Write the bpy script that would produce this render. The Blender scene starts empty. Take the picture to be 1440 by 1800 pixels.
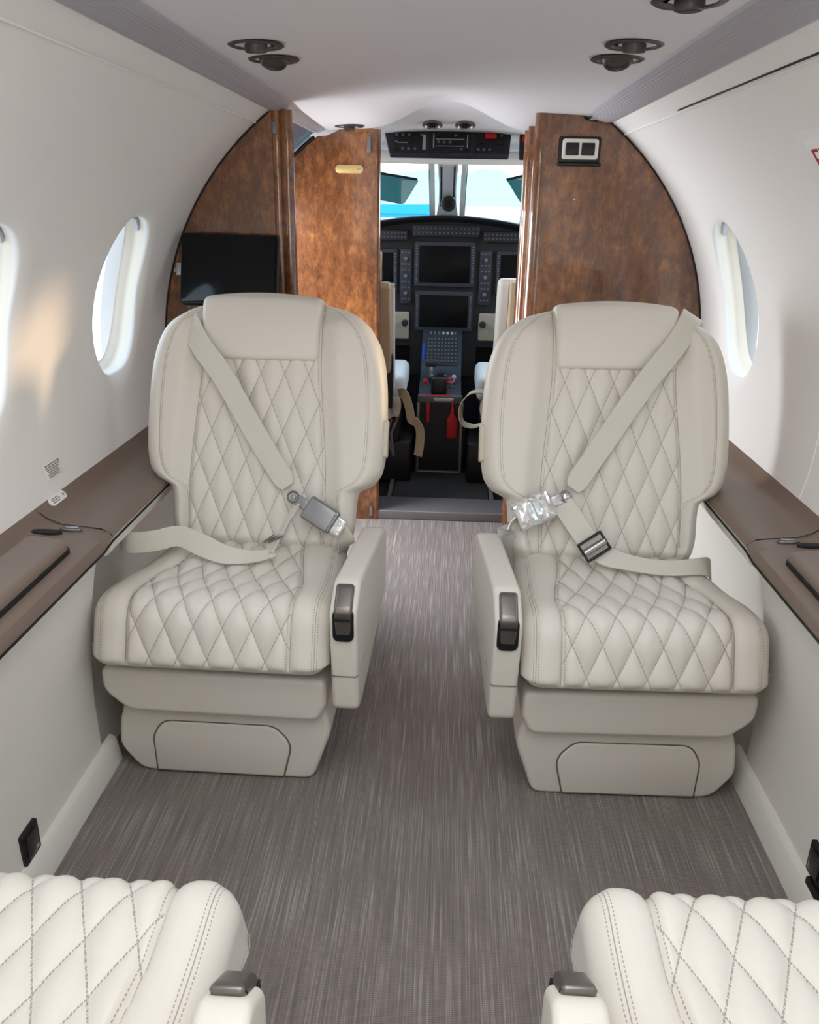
import bpy, bmesh, math, random
import numpy as np
from mathutils import Vector, Matrix
from math import sin, cos, pi, radians, sqrt, exp
random.seed(4)
S = bpy.context.scene
COL = S.collection

# ------------------------------------------------------------------ camera
F_PX = 1442.0
YAW, PITCH, ROLL = radians(2.4), radians(20.7), radians(1.05)
cam_d = bpy.data.cameras.new('camera')
cam_d.sensor_fit = 'HORIZONTAL'; cam_d.sensor_width = 36.0
cam_d.lens = F_PX / 1440 * 36.0
cam_d.clip_start = 0.02; cam_d.clip_end = 5000
cam = bpy.data.objects.new('camera', cam_d); COL.objects.link(cam)
fw = Vector((-sin(YAW)*cos(PITCH), cos(YAW)*cos(PITCH), -sin(PITCH)))
r0 = Vector((cos(YAW), sin(YAW), 0)); u0 = r0.cross(fw)
rr = r0*cos(ROLL) + u0*sin(ROLL); uu = u0*cos(ROLL) - r0*sin(ROLL)
M = Matrix((rr, uu, -fw)).transposed().to_4x4()
M.translation = Vector((0.02, 0, 1.15))
cam.matrix_world = M
S.camera = cam

# ------------------------------------------------------------------ light
S.view_settings.view_transform = 'Standard'
S.view_settings.look = 'None'
S.view_settings.exposure = 0.0
S.view_settings.gamma = 1.0
S.view_settings.use_curve_mapping = False
W = bpy.data.worlds.new('world'); S.world = W; W.use_nodes = True
wn = W.node_tree.nodes; wl = W.node_tree.links
wn.clear()
wo = wn.new('ShaderNodeOutputWorld'); bg = wn.new('ShaderNodeBackground')
tc = wn.new('ShaderNodeTexCoord'); sx = wn.new('ShaderNodeSeparateXYZ')
ramp = wn.new('ShaderNodeValToRGB')
wl.new(tc.outputs['Generated'], sx.inputs[0]); wl.new(sx.outputs['Z'], ramp.inputs[0])
ramp.color_ramp.elements[0].position = 0.0; ramp.color_ramp.elements[0].color = (1.0, 1.0, 1.0, 1)
ramp.color_ramp.elements[1].position = 0.6; ramp.color_ramp.elements[1].color = (0.62, 0.80, 1.0, 1)
wl.new(ramp.outputs[0], bg.inputs[0]); bg.inputs[1].default_value = 3.6
wl.new(bg.outputs[0], wo.inputs[0])

def area(name, loc, rot, sx_, sy_, power, color=(1, 1, 1), spread=180):
    d = bpy.data.lights.new(name, 'AREA'); d.shape = 'RECTANGLE'; d.size = sx_; d.size_y = sy_
    d.energy = power; d.color = color; d.spread = radians(spread)
    o = bpy.data.objects.new(name, d); COL.objects.link(o); o.location = loc; o.rotation_euler = rot
    return o
sun_d = bpy.data.lights.new('low_sun', 'SUN'); sun_d.energy = 2.2; sun_d.angle = radians(4); sun_d.color = (1.0, 0.66, 0.36)
sun = bpy.data.objects.new('low_sun', sun_d); COL.objects.link(sun)
sun.rotation_euler = Vector((-1.49, -0.62, -0.14)).to_track_quat('-Z', 'Y').to_euler()
# unseen fill light added at the aft end, no door is built there
area('aft_fill_light', (0.0, -1.45, 1.0), (radians(80), 0, 0), 1.2, 0.7, 9, (1.0, 0.985, 0.97))
# daylight from the open airstair door on the left
area('airstair_door_daylight', (-0.80, 2.62, 0.85), (0, radians(-68), 0), 0.8, 0.55, 21, (0.93, 0.96, 1.0))
# daylight entering the cockpit side windows
area('cockpit_side_daylight_left', (-0.72, 3.45, 1.12), (0, radians(-70), 0), 0.3, 0.5, 3.8, (0.92, 0.97, 1.0))
area('cockpit_side_daylight_right', (0.72, 3.45, 1.12), (0, radians(70), 0), 0.3, 0.5, 3.8, (0.92, 0.97, 1.0))
# unseen downward fill light added above the near seats, no lamp fitting there
area('overhead_fill_light', (0.0, 0.45, 1.365), (0, 0, 0), 0.5, 1.2, 8.6, (0.97, 0.98, 1.0))

# ------------------------------------------------------------------ materials
MATS = {}
def mat(name, col, rough=0.5, metal=0.0, coat=0.0, bump=None, spec=0.5, trans=0.0, emit=None, ior=1.45):
    if name in MATS: return MATS[name]
    m = bpy.data.materials.new(name); m.use_nodes = True
    nt = m.node_tree; b = nt.nodes['Principled BSDF']
    b.inputs['Base Color'].default_value = (*col, 1)
    b.inputs['Roughness'].default_value = rough; b.inputs['Metallic'].default_value = metal
    b.inputs['Coat Weight'].default_value = coat; b.inputs['Coat Roughness'].default_value = 0.08
    b.inputs['Specular IOR Level'].default_value = spec
    b.inputs['Transmission Weight'].default_value = trans; b.inputs['IOR'].default_value = ior
    if emit: b.inputs['Emission Color'].default_value = (*emit[0], 1); b.inputs['Emission Strength'].default_value = emit[1]
    # every material gets a light procedural variation
    t = nt.nodes.new('ShaderNodeTexCoord'); n = nt.nodes.new('ShaderNodeTexNoise')
    n.inputs['Scale'].default_value = bump[0] if bump else 40
    n.inputs['Detail'].default_value = 3
    nt.links.new(t.outputs['Object'], n.inputs['Vector'])
    bp = nt.nodes.new('ShaderNodeBump'); bp.inputs['Strength'].default_value = bump[1] if bump else 0.02
    bp.inputs['Distance'].default_value = 0.001
    nt.links.new(n.outputs['Fac'], bp.inputs['Height']); nt.links.new(bp.outputs[0], b.inputs['Normal'])
    MATS[name] = m; return m
def srgb(r, g, b):
    f = lambda c: ((c/255+0.055)/1.055)**2.4 if c/255 > 0.04045 else c/255/12.92
    return (f(r), f(g), f(b))

LEATHER_C = srgb(221, 215, 204)
def leather_quilt():
    m = mat('quilted_leather', LEATHER_C, 0.45, bump=(900, 0.25))
    nt = m.node_tree; N = nt.nodes; L = nt.links; b = N['Principled BSDF']
    def math_(op, a, bb=None, cc=None):
        n = N.new('ShaderNodeMath'); n.operation = op
        for i, v in enumerate((a, bb, cc)):
            if v is None: continue
            if isinstance(v, (int, float)): n.inputs[i].default_value = v
            else: L.new(v, n.inputs[i])
        return n.outputs[0]
    q = N.new('ShaderNodeAttribute'); q.attribute_name = 'quilt'
    s = N.new('ShaderNodeSeparateXYZ'); L.new(q.outputs['Vector'], s.inputs[0])
    s2a = N.new('ShaderNodeAttribute'); s2a.attribute_name = 'seam'
    s2 = N.new('ShaderNodeSeparateXYZ'); L.new(s2a.outputs['Vector'], s2.inputs[0])
    def stitch(a, c):
        d = math_('ABSOLUTE', math_('SUBTRACT', math_('FRACT', math_('ADD', a, 0.5)), 0.5))
        line = math_('LESS_THAN', d, 0.020)
        dash = math_('LESS_THAN', math_('FRACT', math_('MULTIPLY', c, 16.0)), 0.72)
        return math_('MULTIPLY', line, dash)
    a = s.outputs[0]; c = s.outputs[1]
    st = math_('MAXIMUM', stitch(a, c), stitch(c, a))
    st = math_('MULTIPLY', st, math_('GREATER_THAN', s.outputs[2], 0.5))
    def seam(x, w, off=0.0):
        return math_('LESS_THAN', math_('ABSOLUTE', math_('SUBTRACT', x, off)), w)
    dash2 = math_('LESS_THAN', math_('FRACT', math_('MULTIPLY', s2.outputs[2], 190.0)), 0.6)
    l1 = math_('MAXIMUM', seam(s2.outputs[0], 0.0008), math_('MULTIPLY', seam(s2.outputs[0], 0.0005, 0.006), dash2))
    l2 = math_('MAXIMUM', math_('MULTIPLY', seam(s2.outputs[1], 0.0006, 0.0045), dash2), math_('MULTIPLY', seam(s2.outputs[1], 0.0006, -0.0045), dash2))
    l2 = math_('MAXIMUM', l2, seam(s2.outputs[1], 0.0006))
    allm = math_('MAXIMUM', st, math_('MAXIMUM', l1, l2))
    mx = N.new('ShaderNodeMix'); mx.data_type = 'RGBA'
    L.new(math_('MULTIPLY', allm, 0.75), mx.inputs[0])
    mx.inputs[6].default_value = (*LEATHER_C, 1); mx.inputs[7].default_value = (*srgb(138, 130, 119), 1)
    L.new(mx.outputs[2], b.inputs['Base Color'])
    return m
def wood():
    m = mat('walnut_burl', (0.2, 0.08, 0.03), 0.22, coat=1.0, bump=(15, 0.0))
    nt = m.node_tree; N = nt.nodes; L = nt.links; b = N['Principled BSDF']
    b.inputs['Coat Roughness'].default_value = 0.04
    t = N.new('ShaderNodeTexCoord')
    mp = N.new('ShaderNodeMapping'); mp.inputs['Scale'].default_value = (24, 24, 11)
    L.new(t.outputs['Object'], mp.inputs[0])
    n = N.new('ShaderNodeTexNoise'); n.inputs['Scale'].default_value = 1.6; n.inputs['Detail'].default_value = 7
    n.inputs['Roughness'].default_value = 0.78; n.inputs['Distortion'].default_value = 0.25
    L.new(mp.outputs[0], n.inputs['Vector'])
    mp2 = N.new('ShaderNodeMapping'); mp2.inputs['Scale'].default_value = (3.2, 3.2, 1.3)
    L.new(t.outputs['Object'], mp2.inputs[0])
    n2 = N.new('ShaderNodeTexNoise'); n2.inputs['Scale'].default_value = 1.3; n2.inputs['Detail'].default_value = 4
    L.new(mp2.outputs[0], n2.inputs['Vector'])
    mm = N.new('ShaderNodeMix'); mm.data_type = 'FLOAT'; mm.inputs[0].default_value = 0.42
    L.new(n.outputs['Fac'], mm.inputs[2]); L.new(n2.outputs['Fac'], mm.inputs[3])
    r = N.new('ShaderNodeValToRGB'); e = r.color_ramp.elements
    e[0].position = 0.34; e[0].color = (*srgb(56, 31, 17), 1)
    e[1].position = 0.66; e[1].color = (*srgb(178, 116, 66), 1)
    x = e.new(0.50); x.color = (*srgb(114, 71, 42), 1)
    L.new(mm.outputs[0], r.inputs[0]); L.new(r.outputs[0], b.inputs['Base Color'])
    return m
def carpet():
    m = mat('striated_carpet', (0.2, 0.18, 0.17), 0.95, spec=0.15)
    nt = m.node_tree; N = nt.nodes; L = nt.links; b = N['Principled BSDF']
    t = N.new('ShaderNodeTexCoord')
    def noise(sc, detail=3, dist=0.0):
        mp = N.new('ShaderNodeMapping'); mp.inputs['Scale'].default_value = sc
        L.new(t.outputs['Object'], mp.inputs[0])
        n = N.new('ShaderNodeTexNoise'); n.inputs['Scale'].default_value = 1; n.inputs['Detail'].default_value = detail
        n.inputs['Distortion'].default_value = dist
        L.new(mp.outputs[0], n.inputs['Vector']); return n.outputs['Fac']
    a = noise((400, 6, 1), 2, 0.05); c = noise((120, 3.0, 1), 2); d = noise((5, 5, 1), 2)
    def mx(f, p, q):
        z = N.new('ShaderNodeMix'); z.data_type = 'FLOAT'; z.inputs[0].default_value = f
        L.new(p, z.inputs[2]); L.new(q, z.inputs[3]); return z.outputs[0]
    f = mx(0.3, a, c); f = mx(0.12, f, d)
    r = N.new('ShaderNodeValToRGB'); e = r.color_ramp.elements
    e[0].position = 0.32; e[0].color = (*srgb(115, 107, 102), 1)
    e[1].position = 0.74; e[1].color = (*srgb(192, 184, 179), 1)
    x = e.new(0.53); x.color = (*srgb(138, 129, 124), 1)
    L.new(f, r.inputs[0])
    # weave rows across the aisle
    wv = N.new('ShaderNodeTexWave'); wv.bands_direction = 'Y'; wv.inputs['Scale'].default_value = 90
    wv.inputs['Distortion'].default_value = 0.6; wv.inputs['Detail Scale'].default_value = 4
    L.new(t.outputs['Object'], wv.inputs['Vector'])
    bp = N.new('ShaderNodeBump'); bp.inputs['Strength'].default_value = 0.9; bp.inputs['Distance'].default_value = 0.0016
    ad = N.new('ShaderNodeMath'); ad.operation = 'MULTIPLY_ADD'; ad.inputs[1].default_value = 0.5
    L.new(wv.outputs['Fac'], ad.inputs[0]); L.new(a, ad.inputs[2])
    L.new(ad.outputs[0], bp.inputs['Height']); L.new(bp.outputs[0], b.inputs['Normal'])
    L.new(r.outputs[0], b.inputs['Base Color'])
    return m
def noisy(name, c1, c2, scale, rough, stretch=(1, 1, 1)):
    m = mat(name, c1, rough)
    nt = m.node_tree; N = nt.nodes; L = nt.links; b = N['Principled BSDF']
    t = N.new('ShaderNodeTexCoord'); mp = N.new('ShaderNodeMapping'); mp.inputs['Scale'].default_value = stretch
    n = N.new('ShaderNodeTexNoise'); n.inputs['Scale'].default_value = scale; n.inputs['Detail'].default_value = 5
    L.new(t.outputs['Object'], mp.inputs[0]); L.new(mp.outputs[0], n.inputs['Vector'])
    z = N.new('ShaderNodeMix'); z.data_type = 'RGBA'; L.new(n.outputs['Fac'], z.inputs[0])
    z.inputs[6].default_value = (*c1, 1); z.inputs[7].default_value = (*c2, 1)
    L.new(z.outputs[2], b.inputs['Base Color']); return m

QUILT = leather_quilt()
LEATHER = mat('plain_leather', LEATHER_C, 0.45, bump=(900, 0.25))
WOOD = wood(); CARPET = carpet()
LINING = mat('cabin_lining', srgb(238, 234, 229), 0.6, bump=(300, 0.08))
CEIL = mat('ceiling_lining', srgb(222, 218, 219), 0.62, bump=(300, 0.08))
LOWER = mat('lower_lining', srgb(238, 235, 226), 0.5, bump=(400, 0.08))
RIB = mat('ribbed_lens', srgb(180, 178, 184), 0.35)
BROWN = mat('brown_ledge', srgb(121, 104, 92), 0.42, bump=(500, 0.12))
BROWN_D = mat('brown_ledge_lid', srgb(124, 107, 97), 0.36, bump=(500, 0.1))
CREAM = mat('window_plastic', srgb(236, 228, 212), 0.4)
BRONZE = mat('dark_bronze', srgb(128, 122, 118), 0.35, metal=0.85)
DARKB = mat('smoked_bronze', srgb(84, 79, 76), 0.4, metal=0.6)
BLACKP = mat('black_plastic', srgb(20, 20, 22), 0.4)
DISPLAY = mat('unlit_display', srgb(4, 4, 6), 0.35, spec=0.15)
SCREEN = mat('black_glass', srgb(5, 6, 9), 0.06, coat=1.0)
PANEL = mat('cockpit_grey_paint', srgb(38, 40, 49), 0.5)
PANEL2 = mat('cockpit_dark_paint', srgb(20, 21, 25), 0.55)
GLARE = mat('glareshield_black', srgb(14, 15, 17), 0.75)
BUTTON = mat('button_grey', srgb(98, 100, 108), 0.5)
KNOB = mat('knob_light', srgb(175, 176, 180), 0.4)
BEIGEP = mat('cockpit_beige', srgb(150, 140, 125), 0.6)
CHROME = mat('brushed_metal', srgb(190, 190, 192), 0.25, metal=1.0)
GREYM = mat('grey_metal', srgb(128, 124, 124), 0.4, metal=0.5)
BUCKLE = mat('buckle_grey', srgb(136, 136, 138), 0.32, metal=0.55)
WRAP = mat('clear_wrap_film', srgb(215, 215, 214), 0.12, coat=1.0, metal=0.35, bump=(90, 1.0))
BELT = mat('belt_webbing', srgb(214, 209, 197), 0.6, bump=(1200, 0.5))
TAN = mat('pilot_seat_tan', srgb(186, 166, 136), 0.5)
PALE = mat('pilot_seat_pale', srgb(222, 216, 208), 0.6)
SHEEP = mat('sheepskin_white', srgb(205, 207, 209), 0.95, bump=(60, 1.0))
RED = mat('red_paint', srgb(190, 26, 30), 0.45)
GOLD = mat('gold_plate', srgb(214, 188, 126), 0.35, metal=0.4)
WHITEP = mat('white_plastic', srgb(240, 236, 224), 0.4)
LABELW = mat('label_white', srgb(240, 240, 238), 0.5)
INK = mat('printed_ink', srgb(150, 144, 138), 0.6)
INKR = mat('red_ink', srgb(176, 32, 36), 0.6)
MAT_D = mat('black_floor_mat', srgb(44, 42, 42), 0.9, bump=(300, 0.5))
FRAMEBLUE = mat('door_frame_grey', srgb(96, 104, 124), 0.45)
SEAL = mat('rubber_seal', srgb(18, 18, 20), 0.6)
BLUE = mat('blue_lever', srgb(50, 80, 200), 0.4)
CONC = noisy('apron_concrete', srgb(226, 224, 220), srgb(206, 206, 204), 0.4, 0.9)
MOUNT = noisy('far_hills', srgb(176, 196, 200), srgb(186, 204, 206), 0.002, 0.95)
BLUEROOF = noisy('blue_cladding', srgb(30, 150, 215), srgb(50, 165, 225), 0.3, 0.6)
WHITEB = noisy('white_cladding', srgb(235, 235, 235), srgb(225, 226, 228), 0.5, 0.7)
def glass(name, tint, refl=0.06):
    m = bpy.data.materials.new(name); m.use_nodes = True; nt = m.node_tree; nt.nodes.clear()
    o = nt.nodes.new('ShaderNodeOutputMaterial'); t = nt.nodes.new('ShaderNodeBsdfTransparent'); t.inputs[0].default_value = (*tint, 1)
    g = nt.nodes.new('ShaderNodeBsdfGlossy'); g.inputs['Roughness'].default_value = 0.02
    x = nt.nodes.new('ShaderNodeMixShader'); f = nt.nodes.new('ShaderNodeLayerWeight'); f.inputs[0].default_value = 0.5
    pw = nt.nodes.new('ShaderNodeMath'); pw.operation = 'POWER'; pw.inputs[1].default_value = 5.0
    ma = nt.nodes.new('ShaderNodeMath'); ma.operation = 'MULTIPLY_ADD'; ma.inputs[1].default_value = 0.6; ma.inputs[2].default_value = 0.035
    nt.links.new(f.outputs['Facing'], pw.inputs[0]); nt.links.new(pw.outputs[0], ma.inputs[0]); nt.links.new(ma.outputs[0], x.inputs[0])
    nt.links.new(t.outputs[0], x.inputs[1]); nt.links.new(g.outputs[0], x.inputs[2]); nt.links.new(x.outputs[0], o.inputs[0])
    return m
GLASS = glass('window_acrylic', (0.93, 0.97, 1.0))
WSGLASS = glass('windshield_tint', (0.74, 0.93, 0.95))
VISOR = glass('green_visor', (0.20, 0.30, 0.29))

# ------------------------------------------------------------------ mesh helpers
class MB:
    def __init__(s): s.v = []; s.f = []; s.q = {}; s.sm = {}
    def add(s, vs, fs):
        o = len(s.v); s.v += [tuple(map(float, p)) for p in vs]; s.f += [tuple(i+o for i in f) for f in fs]; return o
    def grid(s, G, close_u=False, close_v=False, flip=False):
        """G[i][j] points; quads"""
        n = len(G); m = len(G[0]); o = s.add([p for r in G for p in r], [])
        for i in range(n if close_u else n-1):
            for j in range(m if close_v else m-1):
                a = o+i*m+j; b = o+i*m+(j+1) % m; c = o+((i+1) % n)*m+(j+1) % m; d = o+((i+1) % n)*m+j
                s.f.append((a, d, c, b) if flip else (a, b, c, d))
        return o
    def loft(s, G, cap=True):
        o = s.grid(G, close_v=True); m = len(G[0]); n = len(G)
        if cap:
            s.f.append(tuple(o+j for j in reversed(range(m)))); s.f.append(tuple(o+(n-1)*m+j for j in range(m)))
        return o
    def box(s, x0, x1, y0, y1, z0, z1, b=0.0):
        if b <= 0:
            s.add([(x, y, z) for x in (x0, x1) for y in (y0, y1) for z in (z0, z1)],
                  [(0, 1, 3, 2), (4, 6, 7, 5), (0, 4, 5, 1), (2, 3, 7, 6), (0, 2, 6, 4), (1, 5, 7, 3)]); return s
        b = min(b, (x1-x0)/2.01, (y1-y0)/2.01, (z1-z0)/2.01)
        loop = rrect(x0, x1, y0, y1, b, 3)
        G = []
        for k in range(4):
            a = k/3*pi/2; G.append([(p[0], p[1], z0+b-b*cos(a)) for p in rrect(x0+b-b*sin(a), x1-b+b*sin(a), y0+b-b*sin(a), y1-b+b*sin(a), max(b*sin(a), 1e-5), 3)])
        for k in range(3, -1, -1):
            a = k/3*pi/2; G.append([(p[0], p[1], z1-b+b*cos(a)) for p in rrect(x0+b-b*sin(a), x1-b+b*sin(a), y0+b-b*sin(a), y1-b+b*sin(a), max(b*sin(a), 1e-5), 3)])
        s.loft(G); return s
    def xf(s, start, Mx):
        for i in range(start, len(s.v)): s.v[i] = tuple(Mx @ Vector(s.v[i]))
    def tube(s, path, r, n=10, cap=True):
        P = [Vector(p) for p in path]; G = []; up = Vector((0, 0, 1)); prev = None
        for i, p in enumerate(P):
            t = (P[min(i+1, len(P)-1)]-P[max(i-1, 0)]).normalized()
            if prev is None:
                a = t.cross(up) if abs(t.z) < 0.9 else t.cross(Vector((1, 0, 0)))
            else: a = prev-t*prev.dot(t)
            a.normalize(); prev = a; b = t.cross(a)
            ri = r[i] if isinstance(r, (list, tuple)) else r
            G.append([tuple(p+a*ri*cos(2*pi*k/n)+b*ri*sin(2*pi*k/n)) for k in range(n)])
        s.loft(G, cap); return s
    def lathe(s, prof, c=(0, 0, 0), axis='z', n=32):
        G = []
        for r, h in prof:
            ring = []
            for k in range(n):
                a = 2*pi*k/n; p = (r*cos(a), r*sin(a), h)
                if axis == 'y': p = (p[0], h, p[1])
                if axis == 'x': p = (h, p[0], p[1])
                ring.append((p[0]+c[0], p[1]+c[1], p[2]+c[2]))
            G.append(ring)
        s.loft(G); return s
    def ribbon(s, pts, wd, w, t):
        """strap: path points, width directions, width, thickness"""
        P = [Vector(p) for p in pts]; G = []
        for i, p in enumerate(P):
            tn = (P[min(i+1, len(P)-1)]-P[max(i-1, 0)]).normalized()
            wv = Vector(wd[i]); wv = (wv-tn*wv.dot(tn)).normalized(); nn = tn.cross(wv).normalized()
            ww = (w[i] if isinstance(w, (list, tuple)) else w)/2
            G.append([tuple(p+wv*a*ww+nn*b*t/2) for a, b in ((-1, -.5), (-.97, -1), (.97, -1), (1, -.5), (1, .5), (.97, 1), (-.97, 1), (-1, .5))])
        s.loft(G); return s
    def build(s, name, material, parent=None, smooth=45, quilt=None, seam=None):
        me = bpy.data.meshes.new(name); me.from_pydata(s.v, [], s.f); me.validate(); me.update()
        bm = bmesh.new(); bm.from_mesh(me); bmesh.ops.recalc_face_normals(bm, faces=bm.faces); bm.to_mesh(me); bm.free()
        if quilt is not None:
            a = me.attributes.new('quilt', 'FLOAT_VECTOR', 'POINT'); a.data.foreach_set('vector', np.array(quilt, dtype=np.float32).ravel())
        if seam is not None:
            a = me.attributes.new('seam', 'FLOAT_VECTOR', 'POINT'); a.data.foreach_set('vector', np.array(seam, dtype=np.float32).ravel())
        me.materials.append(material)
        if smooth: me.shade_smooth(); me.set_sharp_from_angle(angle=radians(smooth))
        o = bpy.data.objects.new(name, me); COL.objects.link(o)
        if parent: o.parent = parent
        return o

def rrect(x0, x1, y0, y1, r, n=6):
    P = []
    for cx, cy, a0 in ((x1-r, y1-r, 0), (x0+r, y1-r, 90), (x0+r, y0+r, 180), (x1-r, y0+r, 270)):
        for k in range(n+1):
            a = radians(a0+90*k/n); P.append((cx+r*cos(a), cy+r*sin(a)))
    return P
def round_poly(P, R, n=7):
    """closed polygon with rounded corners; R float or list"""
    out = []; N = len(P)
    for i in range(N):
        p = np.array(P[i], float); a = np.array(P[i-1], float); b = np.array(P[(i+1) % N], float)
        r = R[i] if isinstance(R, (list, tuple)) else R
        u = (a-p)/np.linalg.norm(a-p); w = (b-p)/np.linalg.norm(b-p)
        ang = math.acos(max(-1, min(1, float(u@w)))); 
        if ang > 3.1 or r <= 0: out.append(tuple(p)); continue
        d = min(r/math.tan(ang/2), 0.48*np.linalg.norm(a-p), 0.48*np.linalg.norm(b-p))
        p0 = p+u*d; p1 = p+w*d
        for k in range(n+1):
            t = k/n; out.append(tuple((1-t)**2*p0+2*t*(1-t)*p+t*t*p1))
    return out
def resample(P, step):
    P = [np.array(p, float) for p in P]; P.append(P[0]); L = [0]
    for a, b in zip(P, P[1:]): L.append(L[-1]+np.linalg.norm(b-a))
    n = max(12, int(L[-1]/step)); A = np.array(P); t = np.linspace(0, L[-1], n, endpoint=False)
    return np.stack([np.interp(t, L, A[:, 0]), np.interp(t, L, A[:, 1])], 1)
def normals2(P):
    d = np.roll(P, -1, 0)-np.roll(P, 1, 0); nrm = np.stack([d[:, 1], -d[:, 0]], 1)
    nrm /= (np.linalg.norm(nrm, axis=1, keepdims=True)+1e-9)
    ar = 0.5*np.sum(P[:, 0]*np.roll(P[:, 1], -1)-np.roll(P[:, 0], -1)*P[:, 1])
    return nrm if ar > 0 else -nrm
def pillow(mb, loop, a0, a1, r, order, nr=6, stations=None, shift=None):
    """extrude 2D loop along an axis from a0 to a1 with rounded ends. order maps (p,q,a)->(x,y,z)"""
    P = np.array(loop, float); Nn = normals2(P); G = []
    st = []
    for k in range(nr+1): a = pi/2*k/nr; st.append((a0+r*(1-cos(pi/2-a) if False else 1-sin(a)), r*(1-cos(a))))
    st = [(a0+r*(1-cos(pi/2*k/nr)), r*(1-sin(pi/2*k/nr))) for k in range(nr+1)]
    mid = [(a, 0) for a in (stations if stations is not None else [])]
    en = [(a1-r*(1-cos(pi/2*k/nr)), r*(1-sin(pi/2*k/nr))) for k in range(nr, -1, -1)]
    for a, ins in st+mid+en:
        Q = P-Nn*ins
        if shift: Q = Q+np.array(shift(a))
        G.append([order(p[0], p[1], a) for p in Q])
    mb.loft(G); return G
def empty(name, label, cat, loc=(0, 0, 0), rz=0, group=None):
    o = bpy.data.objects.new(name, None); COL.objects.link(o); o.location = loc; o.rotation_euler = (0, 0, rz)
    o.empty_display_size = 0.05
    return tag(o, label, cat, group)
def tag(o, label, cat, group=None):
    o['label'] = label; o['category'] = cat
    if group: o['group'] = group
    return o
def struct(o): o['kind'] = 'structure'; return o
def text(body, size, mx, material, parent, name='lettering', align='CENTER', ext=0.0004):
    c = bpy.data.curves.new(name, 'FONT'); c.body = body; c.size = size; c.align_x = align; c.align_y = 'CENTER'; c.extrude = ext
    o = bpy.data.objects.new(name, c); COL.objects.link(o); c.materials.append(material)
    dg = bpy.context.evaluated_depsgraph_get(); me = bpy.data.meshes.new_from_object(o.evaluated_get(dg))
    bpy.data.objects.remove(o); me.transform(mx)
    o = bpy.data.objects.new(name, me); COL.objects.link(o); o.parent = parent
    return o

# ------------------------------------------------------------------ cabin shell
R0, ZC = 0.765, 0.74
def arc(side, q, off=0.0):          # q = arc length above the widest line
    th = q/R0; return (side*(R0+off)*cos(th), ZC+(R0+off)*sin(th))
Q_LO = R0*math.asin((0.592-ZC)/R0); Q_HI = R0*math.acos(0.446/R0)
def oval(n, hw, hh, e=2.5):
    return [(hw*math.copysign(abs(cos(a))**(2/e), cos(a)), hh*math.copysign(abs(sin(a))**(2/e), sin(a))) for a in [2*pi*k/n for k in range(n)]]
QW = 0.196; HW, HH = 0.133, 0.183
def sidewall(side, name, cells, fills, wins):
    mb = MB()
    for y0, y1 in fills:
        mb.grid([[(arc(side, q)[0], y, arc(side, q)[1]) for q in np.linspace(Q_LO, Q_HI, 40)] for y in np.linspace(y0, y1, max(2, int((y1-y0)/0.03)))])
    for yc, h0, h1 in cells:
        n = 128; E = oval(n, HW, HH)
        # matching points on the cell rectangle, found along the ray from the centre
        B = []
        for ex, ey in E:
            sx_ = (h1 if ex > 0 else h0)/abs(ex) if abs(ex) > 1e-6 else 1e9
            sy_ = ((Q_HI-QW) if ey > 0 else (QW-Q_LO))/abs(ey) if abs(ey) > 1e-6 else 1e9
            k = min(sx_, sy_); B.append((ex*k, ey*k))
        # make sure rectangle corners exist
        for cx_, cy_ in ((h1, Q_HI-QW), (-h0, Q_HI-QW), (-h0, Q_LO-QW), (h1, Q_LO-QW)):
            i = min(range(n), key=lambda i: (B[i][0]-cx_)**2+(B[i][1]-cy_)**2); B[i] = (cx_, cy_)
        G = []
        K = [0, .15, .3, .45, .58, .68, .76, .82, .87, .91, .94, .965, .985, 1.0]
        for t in K:
            ring = []
            for (bx, by), (ex, ey) in zip(B, E):
                x = bx*(1-t)+ex*t; y = by*(1-t)+ey*t
                d = max(0, (sqrt((x/HW)**2+(y/HH)**2)-1))*0.13   # approx distance
                off = 0.012*max(0, 1-d/0.035)**2.4
                px, pz = arc(side, QW+y, off); ring.append((px, yc+x, pz))
            G.append(ring)
        for sc, off in ((0.990, 0.014), (0.984, 0.018)):
            ring = []
            for ex, ey in E:
                px, pz = arc(side, QW+ey*sc, off); ring.append((px, yc+ex*sc, pz))
            G.append(ring)
        mb.grid(G, close_v=True)
    o = struct(mb.build(name, LINING, smooth=60))
    for i, yc in enumerate(wins):
        w = MB(); E = oval(96, HW, HH)
        G = []
        for sc, off in ((0.985, 0.0175), (0.972, 0.030), (0.962, 0.040), (0.945, 0.042), (0.935, 0.047), (0.920, 0.049), (0.910, 0.055), (0.89, 0.057)):
            G.append([(arc(side, QW+ey*sc, off)[0], yc+ex*sc, arc(side, QW+ey*sc, off)[1]) for ex, ey in E])
        w.grid(G, close_v=True)
        f = struct(w.build('window_%d' % (WIN[0]), CREAM, smooth=50)); WIN[0] += 1
        p = MB(); E2 = [(ex*0.90, ey*0.90) for ex, ey in E]
        c = arc(side, QW, 0.057)
        o_ = p.add([(arc(side, QW+ey, 0.057)[0], yc+ex, arc(side, QW+ey, 0.057)[1]) for ex, ey in E2]+[(c[0], yc, c[1])], [])
        for k in range(96): p.f.append((k, (k+1) % 96, 96))
        p.build('pane', GLASS, f)
        s = MB()   # stowed shade lip at the top of the reveal
        g = []
        for t in np.linspace(-0.7, 0.7, 12):
            ex = HW*0.96*t; ey = HH*0.965*(1-abs(t)**2.5)**0.4
            g.append([(*arc(side, QW+ey-dy, o2),) for dy, o2 in ((0.0, 0.026), (0.006, 0.028), (0.007, 0.036), (0.001, 0.040))])
            g[-1] = [(a[0], yc+ex, a[1]) for a in g[-1]]
        s.loft(g); s.build('shade_rail', RIB, f)
    return o
WIN = [1]
YL, YR, YD = 2.27, 2.48, 2.95
lw = [1.925, 1.300, 0.675, 0.050, -0.575]
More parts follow.
